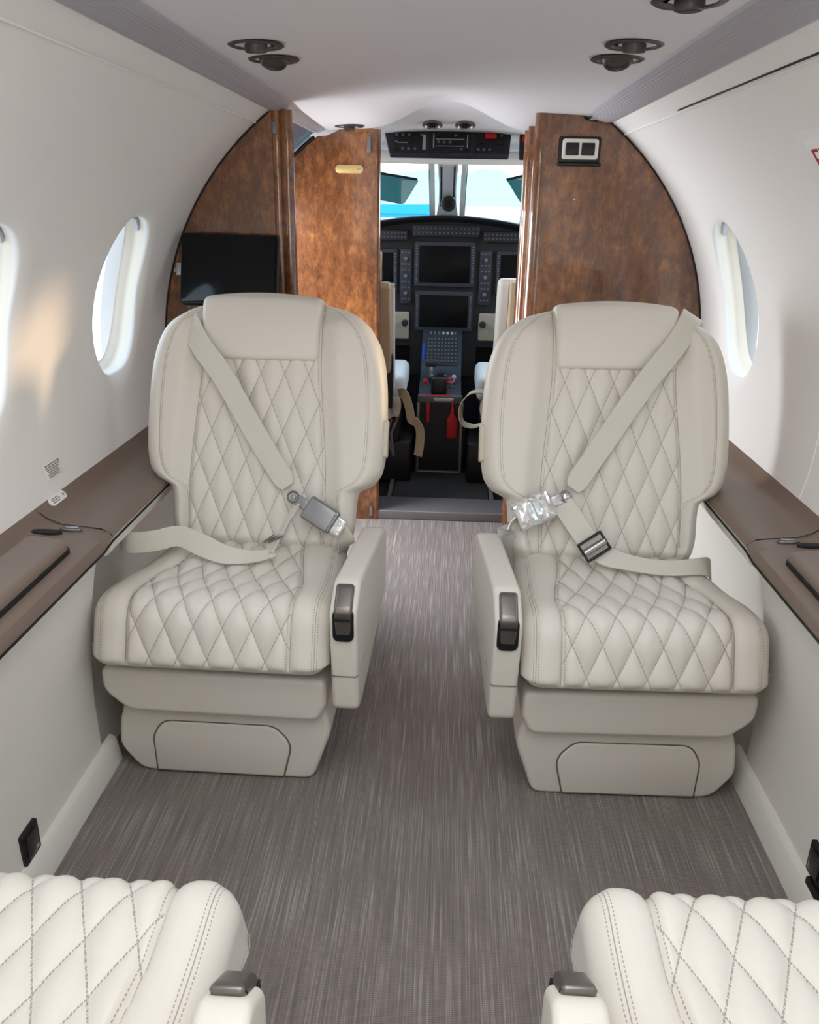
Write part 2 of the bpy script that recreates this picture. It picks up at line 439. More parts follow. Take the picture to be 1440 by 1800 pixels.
sidewall(-1, 'wall_left', [(y, .3125, .3125) for y in lw], [(2.2375, YL), (-1.5, -0.8875)], lw)
rw = [2.155, 1.30, 0.73, 0.12, -0.49]
HW, HH = 0.136, 0.193
sidewall(1, 'wall_right', [(2.155, .265, .295), (1.30, .265, .305)]+[(y, .305, .305) for y in rw[2:]], [(2.45, YR), (1.605, 1.89), (-1.5, -0.795)], rw)

# ribbed light strips
def strip(side, name, y1):
    mb = MB(); n = 14; prof = []
    xi, xo = (0.388 if side < 0 else 0.376), 0.446
    for k in range(n*4+1):
        t = k/(n*4); x = xi+(xo-xi)*t
        z = 1.382+(1.360-1.382)*t - 0.009*sin(pi*t)
        z += 0.0009*sin(2*pi*n*t) if 0.15 < t < 0.92 else 0
        prof.append((side*x, z))
    prof += [(side*(xo+0.004), 1.40), (side*(xi-0.002), 1.42)]
    ys = list(np.linspace(-1.5, y1-0.05, 30)); G = [[(p[0], y, p[1]) for p in prof] for y in ys]
    cz = 1.40
    for k in range(1, 8):
        a = pi/2*k/7; G.append([(p[0], y1-0.05+0.05*sin(a), cz+(p[1]-cz)*max(0.05, cos(a))) for p in prof])
    mb.loft(G); return struct(mb.build(name, RIB, smooth=80))
strip(-1, 'trim_1', 3.0); strip(1, 'trim_2', YR+0.02)
# seam beads of the sidewall panels
for side, nm, y1 in ((-1, 'trim_3', YL), (1, 'trim_4', YR)):
    q = R0*math.acos(0.484/R0); x, z = arc(side, q, -0.0016)
    struct(MB().tube([(x, y, z) for y in (-1.5, y1)], 0.0022, 8).build(nm, LINING))
x, z = arc(1, R0*math.acos(0.480/R0), 0.0)
struct(MB().box(x-0.0022, x+0.0022, -1.5, 1.9, z-0.001, z+0.002).build('trim_5', SEAL))

# ceiling
def ceil_z(x, y):
    t = min(1, max(0, (y-2.0)/0.95)); t = t*t*(3-2*t)
    a = min(1, abs(x-0.0)/0.26); dome = 0.5*(1+cos(pi*a))
    base = 1.385+0.012*(1-(x/0.39)**2)
    return base + t*(0.060*dome - 0.018*(1-dome))
mb = MB()
mb.grid([[(x, y, ceil_z(x, y)) for x in np.linspace(-0.395, 0.395, 60)] for y in np.linspace(-1.5, YD+0.01, 90)])
mb.grid([[(x, YD+0.01, ceil_z(x, YD)+dz) for x in np.linspace(-0.395, 0.395, 60)] for dz in (0, 0.004, 0.16)])
struct(mb.build('ceiling', CEIL, smooth=60))
# outer fuselage skin keeps daylight out
mb = MB()
for a0, a1, y0, y1 in ((-60, 210, -1.5, -1.52),):
    pass
outer = []
def skin(y0, y1, th0, th1, off=0.10):
    mb.grid([[( (R0+off)*cos(radians(t)), y, ZC+(R0+off)*sin(radians(t))) for t in np.linspace(th0, th1, 24)] for y in (y0, y1)])
skin(-1.5, 3.5, 42, 138, 0.11)
def keel(side, y0, y1, zt):
    mb.grid([[(side*x, y, z) for x, z in ((0.856, zt), (0.84, 0.30), (0.80, -0.05), (0.60, -0.20), (0.0, -0.25))] for y in (y0, y1)])
keel(1, -1.5, 4.3, 0.558); keel(-1, -1.5, YL, 0.558); keel(-1, YL, YD, 0.0); keel(-1, YD, 4.3, 0.558)

# window row between windows
def skin_row(side, wins, y0, y1):
    e = [y0]
    for w in sorted(wins): e += [w-0.17, w+0.17]
    e.append(y1)
    for a, b in zip(e[::2], e[1::2]):
        if side > 0: skin(a, b, -12, 42, 0.11)
        else: skin(a, b, 138, 192, 0.11)
skin_row(1, rw, -1.5, 3.05); skin_row(-1, lw, -1.5, YL)
struct(mb.build('trim_6', WHITEB, smooth=60))
# closed aft end wall just behind the added fill light
mb = MB(); mb.grid([[(R0*1.12*cos(a)*s, -1.5, ZC-0.05+R0*1.1*sin(a)*s) for a in np.linspace(0, 2*pi, 49)] for s in (0.0, 1.0)])
struct(mb.build('wall_back', LINING))

# floor
mb = MB(); mb.box(-0.78, 0.78, -1.5, YD+0.02, -0.03, 0.0)
struct(mb.build('floor', CARPET, smooth=0))

# lower side walls and baseboards
def lower_wall(side, name, y1):
    mb = MB()
    prof = [(0.612, 0.536), (0.628, 0.530), (0.640, 0.50), (0.650, 0.46), (0.668, 0.36), (0.680, 0.26), (0.684, 0.16), (0.682, 0.07), (0.680, 0.0)]
    P = []
    for (a, b), (c, d) in zip(prof, prof[1:]):
        for k in range(4): P.append((a+(c-a)*k/4, b+(d-b)*k/4))
    P.append(prof[-1])
    G = [[(side*p[0], y, p[1]) for p in P] for y in np.linspace(-1.5, y1-0.03, 20)]
    for k in range(1, 8):
        a = pi/2*k/7; G.append([(side*(p[0]+0.03*(1-cos(a))), y1-0.03+0.03*sin(a), p[1]) for p in P])
    G.append([(side*(p[0]+0.11), y1, p[1]) for p in P])
    mb.grid(G)
    # recess behind the seat
    yb = YL if side < 0 else YR
    rec = [(0.642, 0.498), (0.70, 0.49), (0.725, 0.45), (0.73, 0.3), (0.72, 0.1), (0.70, 0.0)]
    mb.grid([[(side*p[0], y, p[1]) for p in rec] for y in (y1-0.001, yb)])
    o = struct(mb.build(name, LOWER, smooth=60))
    return o
lower_wall(-1, 'wall_lower_left', 1.44); lower_wall(1, 'wall_lower_right', 1.50)
for side, nm in ((-1, 'baseboard_left'), (1, 'baseboard_right')):
    mb = MB(); P = [(0.684, 0.062), (0.676, 0.060), (0.668, 0.052), (0.660, 0.0), (0.684, 0.0)]
    mb.loft([[(side*p[0], y, p[1]) for p in P] for y in (-1.5, 1.46 if side < 0 else 1.52)])
    struct(mb.build(nm, mat('baseboard_paint', srgb(228, 225, 216), 0.5)))
    # cream rail under the ledge in front of the recess
    y0 = 1.44 if side < 0 else 1.50
    P = round_poly([(0.612, 0.536), (0.700, 0.536), (0.700, 0.495), (0.628, 0.492)], [0.004, 0.004, 0.01, 0.014])
    mb = MB(); mb.loft([[(side*p[0], y, p[1]) for p in P] for y in (y0, YL if side < 0 else YR)])
    struct(mb.build('trim_7' if side < 0 else 'trim_8', LOWER))

# ------------------------------------------------------------------ side ledges
def ledge(side, y0, y1, name, label):
    yend = (YL if side < 0 else YR)-0.003
    t = empty(name, label, 'side ledge', (side*0.7, y0, 0.6))
    def lp(mb, nm, m, parent=t, comp=True):
        if nm in ('shelf', 'console', 'gap_line'):
            mb.v = [(v[0]-(side*0.006 if v[2] > 0.58 else 0), v[1], v[2] if v[2] < 0.560 else 0.560+(v[2]-0.560)*0.42) for v in mb.v]
        else:
            mb.v = [(v[0], v[1], v[2]-(0.010 if v[2] > 0.560 else 0)) for v in mb.v]
        for i in range(len(mb.v)): mb.v[i] = (mb.v[i][0]-side*0.7, mb.v[i][1]-y0, mb.v[i][2]-0.6)
        return mb.build(nm, m, parent, smooth=50)
    # forward concave shelf
    top = [(0.7615, 0.655), (0.757, 0.640), (0.748, 0.615), (0.735, 0.592), (0.718, 0.576), (0.70, 0.568), (0.66, 0.562), (0.625, 0.556), (0.611, 0.550), (0.606, 0.542), (0.612, 0.536), (0.70, 0.536), (0.775, 0.60), (0.775, 0.655)]
    mb = MB(); mb.loft([[(side*p[0], y, p[1]) for p in top] for y in (y1+0.002, yend)])
    lp(mb, 'shelf', BROWN)
    # aft flat-topped console
    top2 = [(0.7615, 0.655), (0.757, 0.640), (0.750, 0.618), (0.742, 0.600), (0.728, 0.588), (0.70, 0.583), (0.66, 0.581), (0.625, 0.575), (0.603, 0.560), (0.597, 0.546), (0.603, 0.530), (0.70, 0.536), (0.775, 0.60), (0.775, 0.655)]
    G = [[(side*p[0], y, p[1]) for p in top2] for y in (-1.5, y1-0.07)]
    for k in range(1, 7):
        f = k/6; G.append([(side*(a[0]*(1-f*f)+b[0]*f*f), y1-0.07+0.07*f, a[1]*(1-f*f)+b[1]*f*f) for a, b in zip(top2, top)])
    mb = MB(); mb.loft(G); lp(mb, 'console', BROWN)
    mb = MB(); mb.tube([(side*0.75, y1+0.003, 0.620), (side*0.735, y1+0.002, 0.5945), (side*0.70, y1, 0.5695), (side*0.66, y1, 0.5635), (side*0.625, y1, 0.5575), (side*0.607, y1, 0.545)], 0.0012, 6)
    lp(mb, 'gap_line', SEAL)
    mb = MB(); mb.tube([(side*0.6005, y, 0.5335) for y in (-1.5, y1-0.06)]+[(side*0.606, y1, 0.5345), (side*0.609, yend, 0.5355)], 0.0022, 6)
    lp(mb, 'edge_gasket', SEAL)
    # armrest lid set into the console
    lid = round_poly([(0.628, y1-0.128), (0.712, y1-0.108), (0.712, y1-0.62), (0.625, y1-0.62)], 0.018)
    mb = MB(); pillow(mb, lid, 0.568, 0.600, 0.010, lambda p, q, a: (side*p, q, a)); l_ = lp(mb, 'armrest_lid', BROWN_D)
    gap = round_poly([(0.6255, y1-0.1255), (0.7145, y1-0.105), (0.7145, y1-0.6225), (0.6225, y1-0.6225)], 0.02)
    mb = MB(); pillow(mb, gap, 0.574, 0.5842, 0.001, lambda p, q, a: (side*p, q, a), nr=2); lp(mb, 'lid_recess', SEAL)
    # slot and latch
    mb = MB(); lens = [(0.708+0.034*cos(a), y1-0.058+0.010*sin(a)) for a in np.linspace(0, 2*pi, 24, endpoint=False)]
    pillow(mb, lens, 0.578, 0.5845, 0.001, lambda p, q, a: (side*p, q, a), nr=2); lp(mb, 'cup_slot', SEAL)
    mb = MB(); lens = [(0.668+0.021*cos(a), y1-0.036+0.009*sin(a)) for a in np.linspace(0, 2*pi, 24, endpoint=False)]
    pillow(mb, lens, 0.574, 0.5835, 0.003, lambda p, q, a: (side*p, q, a), nr=3); k_ = lp(mb, 'latch_plate', BRONZE)
    mb = MB(); mb.box(side*0.664-0.012, side*0.664+0.012, y1-0.041, y1-0.035, 0.583, 0.586, 0.001); lp(mb, 'latch_tab', CHROME)
    # round cup holder cap on the forward shelf
    cy = 1.83 if side < 0 else 1.84
    mb = MB(); mb.lathe([(0.0005, 0.568), (0.040, 0.568), (0.043, 0.566), (0.043, 0.560)], (side*0.690, cy, 0.0), n=40); c_ = lp(mb, 'cup_holder_cap', BROWN_D)
    mb = MB(); mb.lathe([(0.0435, 0.5645), (0.0455, 0.5650), (0.0455, 0.560), (0.0435, 0.560)], (side*0.690, cy, 0.0), n=40); lp(mb, 'cap_gap', SEAL)
    mb = MB(); mb.box(side*0.690-0.003, side*0.690+0.003, cy-0.012, cy+0.014, 0.5675, 0.5705, 0.001)
    lp(mb, 'cap_notch', CHROME if side > 0 else SEAL)
    return t
ledge(-1, 0.9, 1.42, 'side_ledge', 'brown ledge along the left cabin wall below the oval windows')
ledge(1, 0.9, 1.48, 'side_ledge', 'brown ledge along the right cabin wall beside the seat with the plastic-wrapped buckle')

# labels on the left wall and ledge
def print_rows(Mx, rows, size, ink, parent, x0=None, z=0.0006):
    # rows of tiny print too small to read: each number is the length of one word
    mb = MB(); n = len(rows)
    for i, row in enumerate(rows):
        y = (n-1)/2*size*1.5 - i*size*1.5; tot = sum(row)+0.0022*(len(row)-1); x = -tot/2 if x0 is None else x0
        for w in row:
            mb.box(x, x+w, y-size/2, y+size/2, z, z+0.0003); x += w+0.0022
    mb.xf(0, Mx); mb.build('fine_print', ink, parent, smooth=0)
def placard(name, label, cy, q, side, w, h, material, lines, size, ink, tiltq=0, off=-0.001, radius=0.004):
    th = q/R0; x, z = (side*(R0+off)*cos(th), ZC+(R0+off)*sin(th))
    t = empty(name, label, 'label', (x, cy, z))
    # local frame: X along reading direction, Y up the wall, Z towards the cabin
    nrm = Vector((-side*cos(th), 0, -sin(th))); upv = Vector((-side*sin(th), 0, cos(th))); rt = upv.cross(nrm)
    Mx = Matrix((rt, upv, nrm)).transposed().to_4x4()
    mb = MB(); pillow(mb, rrect(-w/2, w/2, -h/2, h/2, radius, 5), -0.0003, 0.0006, 0.0003, lambda p, q_, a: tuple(Mx @ Vector((p, q_, a))), nr=2)
    mb.build('backing', material, t)
    print_rows(Mx, lines, size, ink, t)
    return t
q1 = R0*math.asin((0.640-ZC)/R0)
placard('wall_placard', 'small printed notice in grey text on the left wall just above the ledge', 1.525, q1, -1, 0.075, 0.036, LINING,
        [(.012, .018, .010, .014), (.008, .014, .009, .010, .008), (.010, .006, .016, .012), (.014, .010, .012), (.007, .011, .009, .013), (.016, .012, .010)], 0.0032, INK)
t = empty('ledge_placard', 'white rounded sticker on the brown slope of the left ledge', 'label', (-0.7445, 1.50, 0.5865))
nrm = Vector((0.76, 0, 0.65)).normalized(); upv = Vector((-0.65, 0, 0.76)).normalized(); rt = upv.cross(nrm)
Mx = Matrix((rt, upv, nrm)).transposed().to_4x4()
mb = MB(); pillow(mb, rrect(-0.032, 0.032, -0.009, 0.009, 0.0085, 6), -0.004, 0.003, 0.0004, lambda p, q, a: tuple(Mx @ Vector((p, q, a))), nr=2)
mb.build('backing', LABELW, t)
print_rows(Mx, [(.012, .014), (.009, .012, .006), (.014, .010)], 0.0026, INK, t, x0=-0.025, z=0.003)
mb = MB(); mb.lathe([(0.0004, 0.0), (0.003, 0.0), (0.003, 0.0005)], (0, 0, 0)); mb.xf(0, Mx @ Matrix.Translation((0.022, 0, 0.003))); mb.build('symbol', INK, t)

# emergency exit marking on the right wall
qx = R0*math.asin((1.205-ZC)/R0)
th = qx/R0
t = empty('exit_handle_cover', 'pale handle cover on the right wall carrying red EXIT lettering', 'cover', (R0*cos(th), 1.305, ZC+R0*sin(th)))
nrm = Vector((-cos(th), 0, -sin(th))); upv = Vector((-sin(th), 0, cos(th))); rt = upv.cross(nrm)
Mx = Matrix((rt, upv, nrm)).transposed().to_4x4()
mb = MB(); pillow(mb, rrect(-0.175, 0.175, -0.085, 0.082, 0.02, 6), -0.008, 0.004, 0.003, lambda p, q, a: tuple(Mx @ Vector((p, q, a))), nr=4)
mb.build('cover_panel', LINING, t)
mb = MB(); pillow(mb, rrect(-0.145, 0.155, -0.020, 0.060, 0.012, 6), 0.003, 0.0045, 0.0004, lambda p, q, a: tuple(Mx @ Vector((p, q, a))), nr=2)
mb.build('exit_sticker', LABELW, t)
text('EXIT', 0.058, Mx @ Matrix.Translation((-0.066, 0.022, 0.0048)), INKR, t, ext=0.0003)
# exit hatch outline
mb = MB(); y_ = 1.620
mb.tube([(arc(1, q, -0.0004)[0], y_+0.002*sin(q*20), arc(1, q, -0.0004)[1]) for q in np.linspace(Q_LO+0.005, 0.08, 20)], 0.0018, 6)
struct(mb.build('trim_9', LINING))

# power outlets low on the side walls
for side, yy, zz, lab in ((-1, 1.105, 0.092, 'small black power outlet low on the left wall'), (1, 1.130, 0.105, 'black power outlet low on the right wall with a second plate under it')):
    t = empty('power_outlet', lab, 'outlet', (side*0.682, yy, zz))
    mb = MB(); pillow(mb, rrect(-0.027, 0.027, -0.032, 0.032, 0.005), -0.004, 0.006, 0.002, lambda p, q, a: (-side*a, p, q), nr=3); mb.build('face_plate', BLACKP, t)
    mb = MB(); pillow(mb, rrect(-0.018, 0.018, -0.022, 0.022, 0.004), 0.005, 0.0085, 0.001, lambda p, q, a: (-side*a, p, q), nr=2); mb.build('socket', SCREEN, t)
    if side > 0:
        mb = MB(); pillow(mb, rrect(-0.045, 0.012, -0.075, -0.034, 0.006), -0.004, 0.010, 0.003, lambda p, q, a: (-side*a, p, q), nr=3); mb.build('lower_plate', BLACKP, t)

# ------------------------------------------------------------------ passenger seats
def smooth_interp(xs, ys, x):
    # monotone-ish cubic through points
    i = 0
    while i < len(xs)-2 and x > xs[i+1]: i += 1
    h = xs[i+1]-xs[i]; t = (x-xs[i])/h; t = min(1, max(0, t))
    def slope(k):
        if k <= 0 or k >= len(xs)-1: return (ys[min(k+1, len(xs)-1)]-ys[max(k-1, 0)])/(xs[min(k+1, len(xs)-1)]-xs[max(k-1, 0)])
        a = (ys[k]-ys[k-1])/(xs[k]-xs[k-1]); b = (ys[k+1]-ys[k])/(xs[k+1]-xs[k])
        return 0 if a*b <= 0 else 2*a*b/(a+b)
    m0, m1 = slope(i)*h, slope(i+1)*h
    return (2*t**3-3*t**2+1)*ys[i]+(t**3-2*t**2+t)*m0+(-2*t**3+3*t**2)*ys[i+1]+(t**3-t**2)*m1
def puff(a, b):
    return (abs(sin(pi*a))*abs(sin(pi*b)))**0.40
def sstep(e0, e1, x):
    t = min(1, max(0, (x-e0)/(e1-e0))); return t*t*(3-2*t)

BX = 0.028
BP0 = Vector((0, 0.378, 0.415)); BDIR = Vector((0, 0.19, 0.52)).normalized(); BN = Vector((0, -BDIR.z, BDIR.y))  # BN points to the sitter
if BN.y > 0: BN = -BN
def make_seat(m):
    """seat facing -Y; m=+1: armrest on +X side, wall on -X side; m=-1 mirrored"""
    t = empty('passenger_seat', '', 'seat')
    X = lambda u: m*u
    # ---- base
    base = round_poly([(-0.205, 0.178), (0.215, 0.178), (0.225, 0.12), (0.185, 0.0), (-0.185, 0.0), (-0.228, 0.06), (-0.222, 0.12)], [0.022, 0.022, 0.05, 0.03, 0.05, 0.05, 0.04])
    mb = MB(); pillow(mb, base, 0.065, 0.42, 0.010, lambda p, q, a: (X(p), a, q))
    bo = mb.build('base', LEATHER, t)
    pan = round_poly([(-0.148, 0.006), (-0.150, 0.09), (-0.128, 0.130), (0.105, 0.130), (0.142, 0.09), (0.122, 0.006)], [0.004, 0.05, 0.04, 0.04, 0.05, 0.004])
    mb = MB(); pillow(mb, pan, 0.0605, 0.080, 0.004, lambda p, q, a: (X(p), a, q), nr=3); mb.build('access_panel', LEATHER, bo)
    P2 = np.array(pan); c_ = P2.mean(0); P3 = c_+(P2-c_)*np.array([1.022, 1.035]); P3[:, 1] = np.maximum(P3[:, 1], 0.004)
    mb = MB(); pillow(mb, P3, 0.0638, 0.080, 0.0005, lambda p, q, a: (X(p), a, q), nr=1); mb.build('panel_gap', SEAL if False else mat('seam_thread', srgb(110, 102, 90), 0.8), bo)  # panel outline in the brown seam thread colour
    # ---- leg rest pad
    lr = round_poly([(-0.235, 0.268), (0.222, 0.262), (0.222, 0.205), (0.205, 0.165), (-0.185, 0.168), (-0.235, 0.212)], [0.020, 0.020, 0.03, 0.035, 0.06, 0.05])
    mb = MB(); pillow(mb, lr, 0.035, 0.36, 0.012, lambda p, q, a: (X(p), a, q)); mb.build('leg_rest', LEATHER, t)
    # ---- frame hidden under the cushion
    mb = MB(); mb.box(-0.18, 0.18, 0.09, 0.40, 0.24, 0.31); 
    if m < 0: pass
    mb.build('seat_frame', BLACKP, t)
    # ---- cushion
    prof = resample(round_poly([(0.385, 0.418), (0.20, 0.410), (0.03, 0.432), (-0.018, 0.300), (0.04, 0.287), (0.385, 0.290)], [0.03, 0.3, 0.062, 0.035, 0.05, 0.03], n=14), 0.0042)
    prof = prof if True else prof
    NP = len(prof); NN = normals2(prof)
    L = np.concatenate([[0], np.cumsum(np.linalg.norm(np.diff(prof, axis=0), axis=1))])
    # arc coordinate measured from the point where the top meets the back
    i0 = int(np.argmax(prof[:, 0]+prof[:, 1]*0.5))
    w_ = 0.234
    rE = 0.042
    us = []
    for k in range(11): us.append(-w_+rE*(1-cos(pi/2*k/10)))
    us += list(np.linspace(-w_+rE, w_-rE, 118)[1:-1])
    for k in range(10, -1, -1): us.append(w_-rE*(1-cos(pi/2*k/10)))
    PU, PS = 0.0565, 0.122
    def half(v): return 0.160-0.026*sstep(0.12, 0.36, v)
    G = []; Q = []; SM = []
    for u in us:
        d = w_-abs(u); ins = rE-sqrt(max(0, rE*rE-(rE-d)**2)) if d < rE else 0
        ring = []
        for k in range(NP):
            v, z = prof[k]; n = NN[k]
            s = float(L[k]-L[i0]); s = abs(s)
            topfront = (n[1] > -0.35) and (v < 0.40) and not (n[0] > 0.5)
            hp = half(v); a = u/PU+s/PS+0.25; b = u/PU-s/PS-0.25
            h = 0
            inside = hp-abs(u)
            if topfront:
                if inside > 0: h = -0.005+0.012*puff(a, b)*sstep(0, 0.012, inside)
                else: h = 0.004*sstep(0, 0.02, -inside)+0.003*sin(pi*min(1, -inside/0.06))
                h -= 0.0035*exp(-(inside/0.0035)**2)
                h -= 0.0028*exp(-((d-0.026)/0.003)**2)
                h *= sstep(-0.35, 0.1, n[1]) if n[1] < 0.1 else 1
            # dip of the seating area
            p2 = np.array([v, z])+n*(h-ins)
            # the rear corner on the wall side is cut back
            uu_ = u
            if u < 0: uu_ = u*(1-0.20*sstep(0.10, 0.36, v))
            else: uu_ = u*(1-0.05*sstep(0.10, 0.36, v))
            ring.append((X(uu_), p2[0], p2[1]))
            Q.append((a, b, 1.0 if (topfront and inside > 0.002) else 0.0)); SM.append((inside if topfront else 1, (d-0.026) if topfront else 1, s))
        G.append(ring)
    mb = MB(); mb.loft(G); mb.build('seat_cushion', QUILT, t, smooth=180, quilt=Q, seam=SM)
    # ---- backrest
    hs = [-0.03, 0.0, 0.04, 0.087, 0.114, 0.137, 0.167, 0.212, 0.262, 0.332, 0.392, 0.442, 0.482, 0.510, 0.527, 0.540, 0.546]
    wd = [0.190, 0.198, 0.206, 0.208, 0.212, 0.248, 0.266, 0.272, 0.273, 0.271, 0.266, 0.255, 0.235, 0.208, 0.178, 0.130, 0.10]
    H = list(np.arange(-0.03, 0.497, 0.0042))+list(np.linspace(0.497, 0.546, 22))
    G = []; Q = []; SM = []
    PU, PS = 0.0540, 0.130
    NF = 116
    for s in H:
        w_ = smooth_interp(hs, wd, s); T = 0.105*min(1, 0.35+0.65*sstep(-0.03, 0.01, s)) * (1-0.62*sstep(0.472, 0.546, s))
        hp = 0.155-0.020*sstep(0.12, 0.43, s)
        rc = min(0.034, T*0.49)
        ring = []
        def put(u, dd, a=0, b=0, q=0, i1=1, i2=1):
            p = BP0+BDIR*s+BN*dd; ring.append((X(u+BX), p.y, p.z)); Q.append((a, b, q)); SM.append((i1, i2, s))
        for k in range(NF+1):
            u = -(w_-rc)+2*(w_-rc)*k/NF
            u2 = u+0.013; inside = hp-abs(u2); a = u2/PU+s/PS+0.1; b = u2/PU-s/PS-0.1; dE = w_-rc-abs(u)
            up = 1-sstep(0.492, 0.542, s)
            if inside > 0: h = -0.012+0.0105*puff(a, b)*sstep(0, 0.012, inside)
            else: h = -0.010+0.021*sstep(0, 0.045, -inside)*up
            h -= 0.003*exp(-(inside/0.0035)**2)
            h -= 0.0025*exp(-((dE-0.004)/0.003)**2)*up
            put(u, T/2+h, a, b, 1.0 if inside > 0.002 and s < 0.42 else 0.0, inside, dE-0.004)
        fe = 0.011*(1-sstep(0.492, 0.542, s))
        for k in range(1, 8):
            g = pi/2*k/8; put(w_-rc+rc*sin(g), T/2-rc+rc*cos(g)+fe*cos(g))
        for k in range(0, 8):
            g = pi/2*k/8; put(w_-rc+rc*cos(g), -T/2+rc-rc*sin(g))
        for k in range(0, 13):
            put((w_-rc)*(1-2*k/12), -T/2)
        for k in range(1, 8):
            g = pi/2*k/8; put(-(w_-rc)-rc*sin(g), -T/2+rc-rc*cos(g))
        for k in range(0, 8):
            g = pi/2*k/8; put(-(w_-rc)-rc*cos(g), T/2-rc+rc*sin(g)+fe*sin(g))
        G.append(ring)
    mb = MB(); mb.loft(G); back = mb.build('backrest', QUILT, t, smooth=180, quilt=Q, seam=SM)
    # button on the inboard edge
    mb = MB(); pillow(mb, rrect(-0.020, 0.010, 0.197, 0.282, 0.008), 0.266+BX, 0.279+BX, 0.004, lambda p, q, a: (X(a), (BP0+BDIR*q+BN*(p+0.03)).y, (BP0+BDIR*q+BN*(p+0.03)).z), nr=3)
    mb.build('recline_handle', mat('handle_cream', srgb(200, 192, 174), 0.4), back)
    # ---- headrest: a soft pad draped over the top
    hp_ = resample(round_poly([(0.462, 0.040), (0.462, 0.074), (0.535, 0.079), (0.602, 0.070), (0.612, 0.02), (0.600, -0.045), (0.50, -0.052), (0.50, -0.03), (0.575, -0.015), (0.575, 0.035)], [0.008, 0.012, 0.2, 0.03, 0.03, 0.02, 0.006, 0.006, 0.02, 0.02], n=8), 0.006)
    NNh = normals2(hp_); G = []
    wh = 0.136; rh = 0.013
    hu = [-wh+rh*(1-cos(pi/2*k/7)) for k in range(8)]+list(np.linspace(-wh+rh, wh-rh, 30)[1:-1])+[wh-rh*(1-cos(pi/2*k/7)) for k in range(7, -1, -1)]
    for u in hu:
        d = wh-abs(u); ins = rh-sqrt(max(0, rh*rh-(rh-d)**2)) if d < rh else 0
        ring = []
        for (s, dd), n in zip(hp_, NNh):
            s2 = s-n[0]*ins; d2 = dd-n[1]*ins
            if s > 0.55: s2 += 0.010*(1-(u/wh)**2)*(1 if dd < 0.05 else 0.3)
            d2 += 0.006*(1-(u/wh)**2) if dd > 0.03 else 0
            uw = u*(1-0.03*(0.6-s)/0.14)
            p = BP0+BDIR*s2+BN*d2; ring.append((X(uw+BX-0.016), p.y, p.z-0.060))
        G.append(ring)
    mb = MB(); mb.loft(G); hr = mb.build('headrest', LEATHER, t, smooth=70)
    # ---- armrest
    out = round_poly([(0.40, 0.448), (0.36, 0.462), (0.045, 0.482), (-0.012, 0.435), (0.008, 0.215), (0.055, 0.212), (0.40, 0.30)], [0.02, 0.02, 0.035, 0.035, 0.02, 0.02, 0.04])
    mb = MB(); pillow(mb, out, 0.238, 0.290, 0.010, lambda p, q, a: (X(a+0.045*p), p, q))
    ar = mb.build('armrest', LEATHER, t)
    mb = MB(); mb.tube([(X(0.2405), 0.004, 0.298), (X(0.2415), -0.0005, 0.2985), (X(0.2865), -0.0005, 0.2985), (X(0.289), 0.004, 0.298), (X(0.2935), 0.09, 0.300)], 0.0011, 6)
    mb.build('stitch_line', mat('seam_thread', srgb(110, 102, 90), 0.8), ar)
    # latch on the sloped front
    lt = round_poly([(0.042, 0.489), (-0.012, 0.447), (-0.009, 0.392), (0.006, 0.388), (0.03, 0.440)], [0.012, 0.02, 0.008, 0.004, 0.02])
    mb = MB(); pillow(mb, lt, 0.2475, 0.2815, 0.006, lambda p, q, a: (X(a), p-0.004, q)); lo = mb.build('latch_lever', BRONZE, ar)
    mb = MB(); pillow(mb, rrect(0.2445, 0.2845, 0.380, 0.445, 0.012), -0.016, 0.03, 0.003, lambda p, q, a: (X(p), a+0.003, q), nr=3)
    mb.build('latch_recess', BLACKP, ar)
    mb = MB(); mb.box(min(X(0.2470), X(0.282)), max(X(0.2470), X(0.282)), -0.0205, -0.0155, 0.427, 0.4295); mb.build('lever_joint', SEAL, lo)
    return t

def dup(root, loc, rz, label, group):
    r = root.copy(); COL.objects.link(r); r.location = loc; r.rotation_euler = (0, 0, rz); r['label'] = label; r['group'] = group
    for ch in list(root.children):
        c = ch.copy(); COL.objects.link(c); c.parent = r
        for g in list(ch.children):
            d = g.copy(); COL.objects.link(d); d.parent = c
            for h in list(g.children):
                e = h.copy(); COL.objects.link(e); e.parent = d
    return r
sl = make_seat(1); sl.location = (-0.42, 1.355, 0); sl.rotation_euler = (0, 0, radians(-1.0))
sl['label'] = 'cream quilted leather seat facing aft on the left, its grey belt buckle unwrapped'; sl['group'] = 'quilted club seats'
sr = make_seat(-1); sr.location = (0.413, 1.345, 0); sr.rotation_euler = (0, 0, radians(1.0))
sr['label'] = 'cream quilted leather seat facing aft on the right, its buckle wrapped in clear plastic'; sr['group'] = 'quilted club seats'
def recline(root, inward):
    # the two near seats are slid forward on their cushions, armrests and backs staying behind
    for c in root.children:
        n = c.name.split('.')[0]
        if n == 'armrest': c.location = (0, 0.178, 0)
        if n in ('backrest', 'headrest'):
            a = radians(-24); p = Vector((0, 0.378, 0.40)); Rm = Matrix.Rotation(a, 4, 'X')
            Mt = Matrix.Translation(p+Vector((inward, 0.17, 0))) @ Rm @ Matrix.Translation(-p)
            c.matrix_local = Mt
        if n in ('base', 'leg_rest', 'seat_frame'): c.location = (0, 0.06, 0)
n1 = dup(sr, (-0.425, 0.745, 0), pi, 'quilted leather seat in the near left corner, only its cushion and armrest tip showing', 'quilted club seats')
n2 = dup(sl, (0.425, 0.765, 0), pi, 'quilted leather seat in the near right corner, only its cushion and armrest tip showing', 'quilted club seats')

recline(n1, -0.035); recline(n2, 0.035)

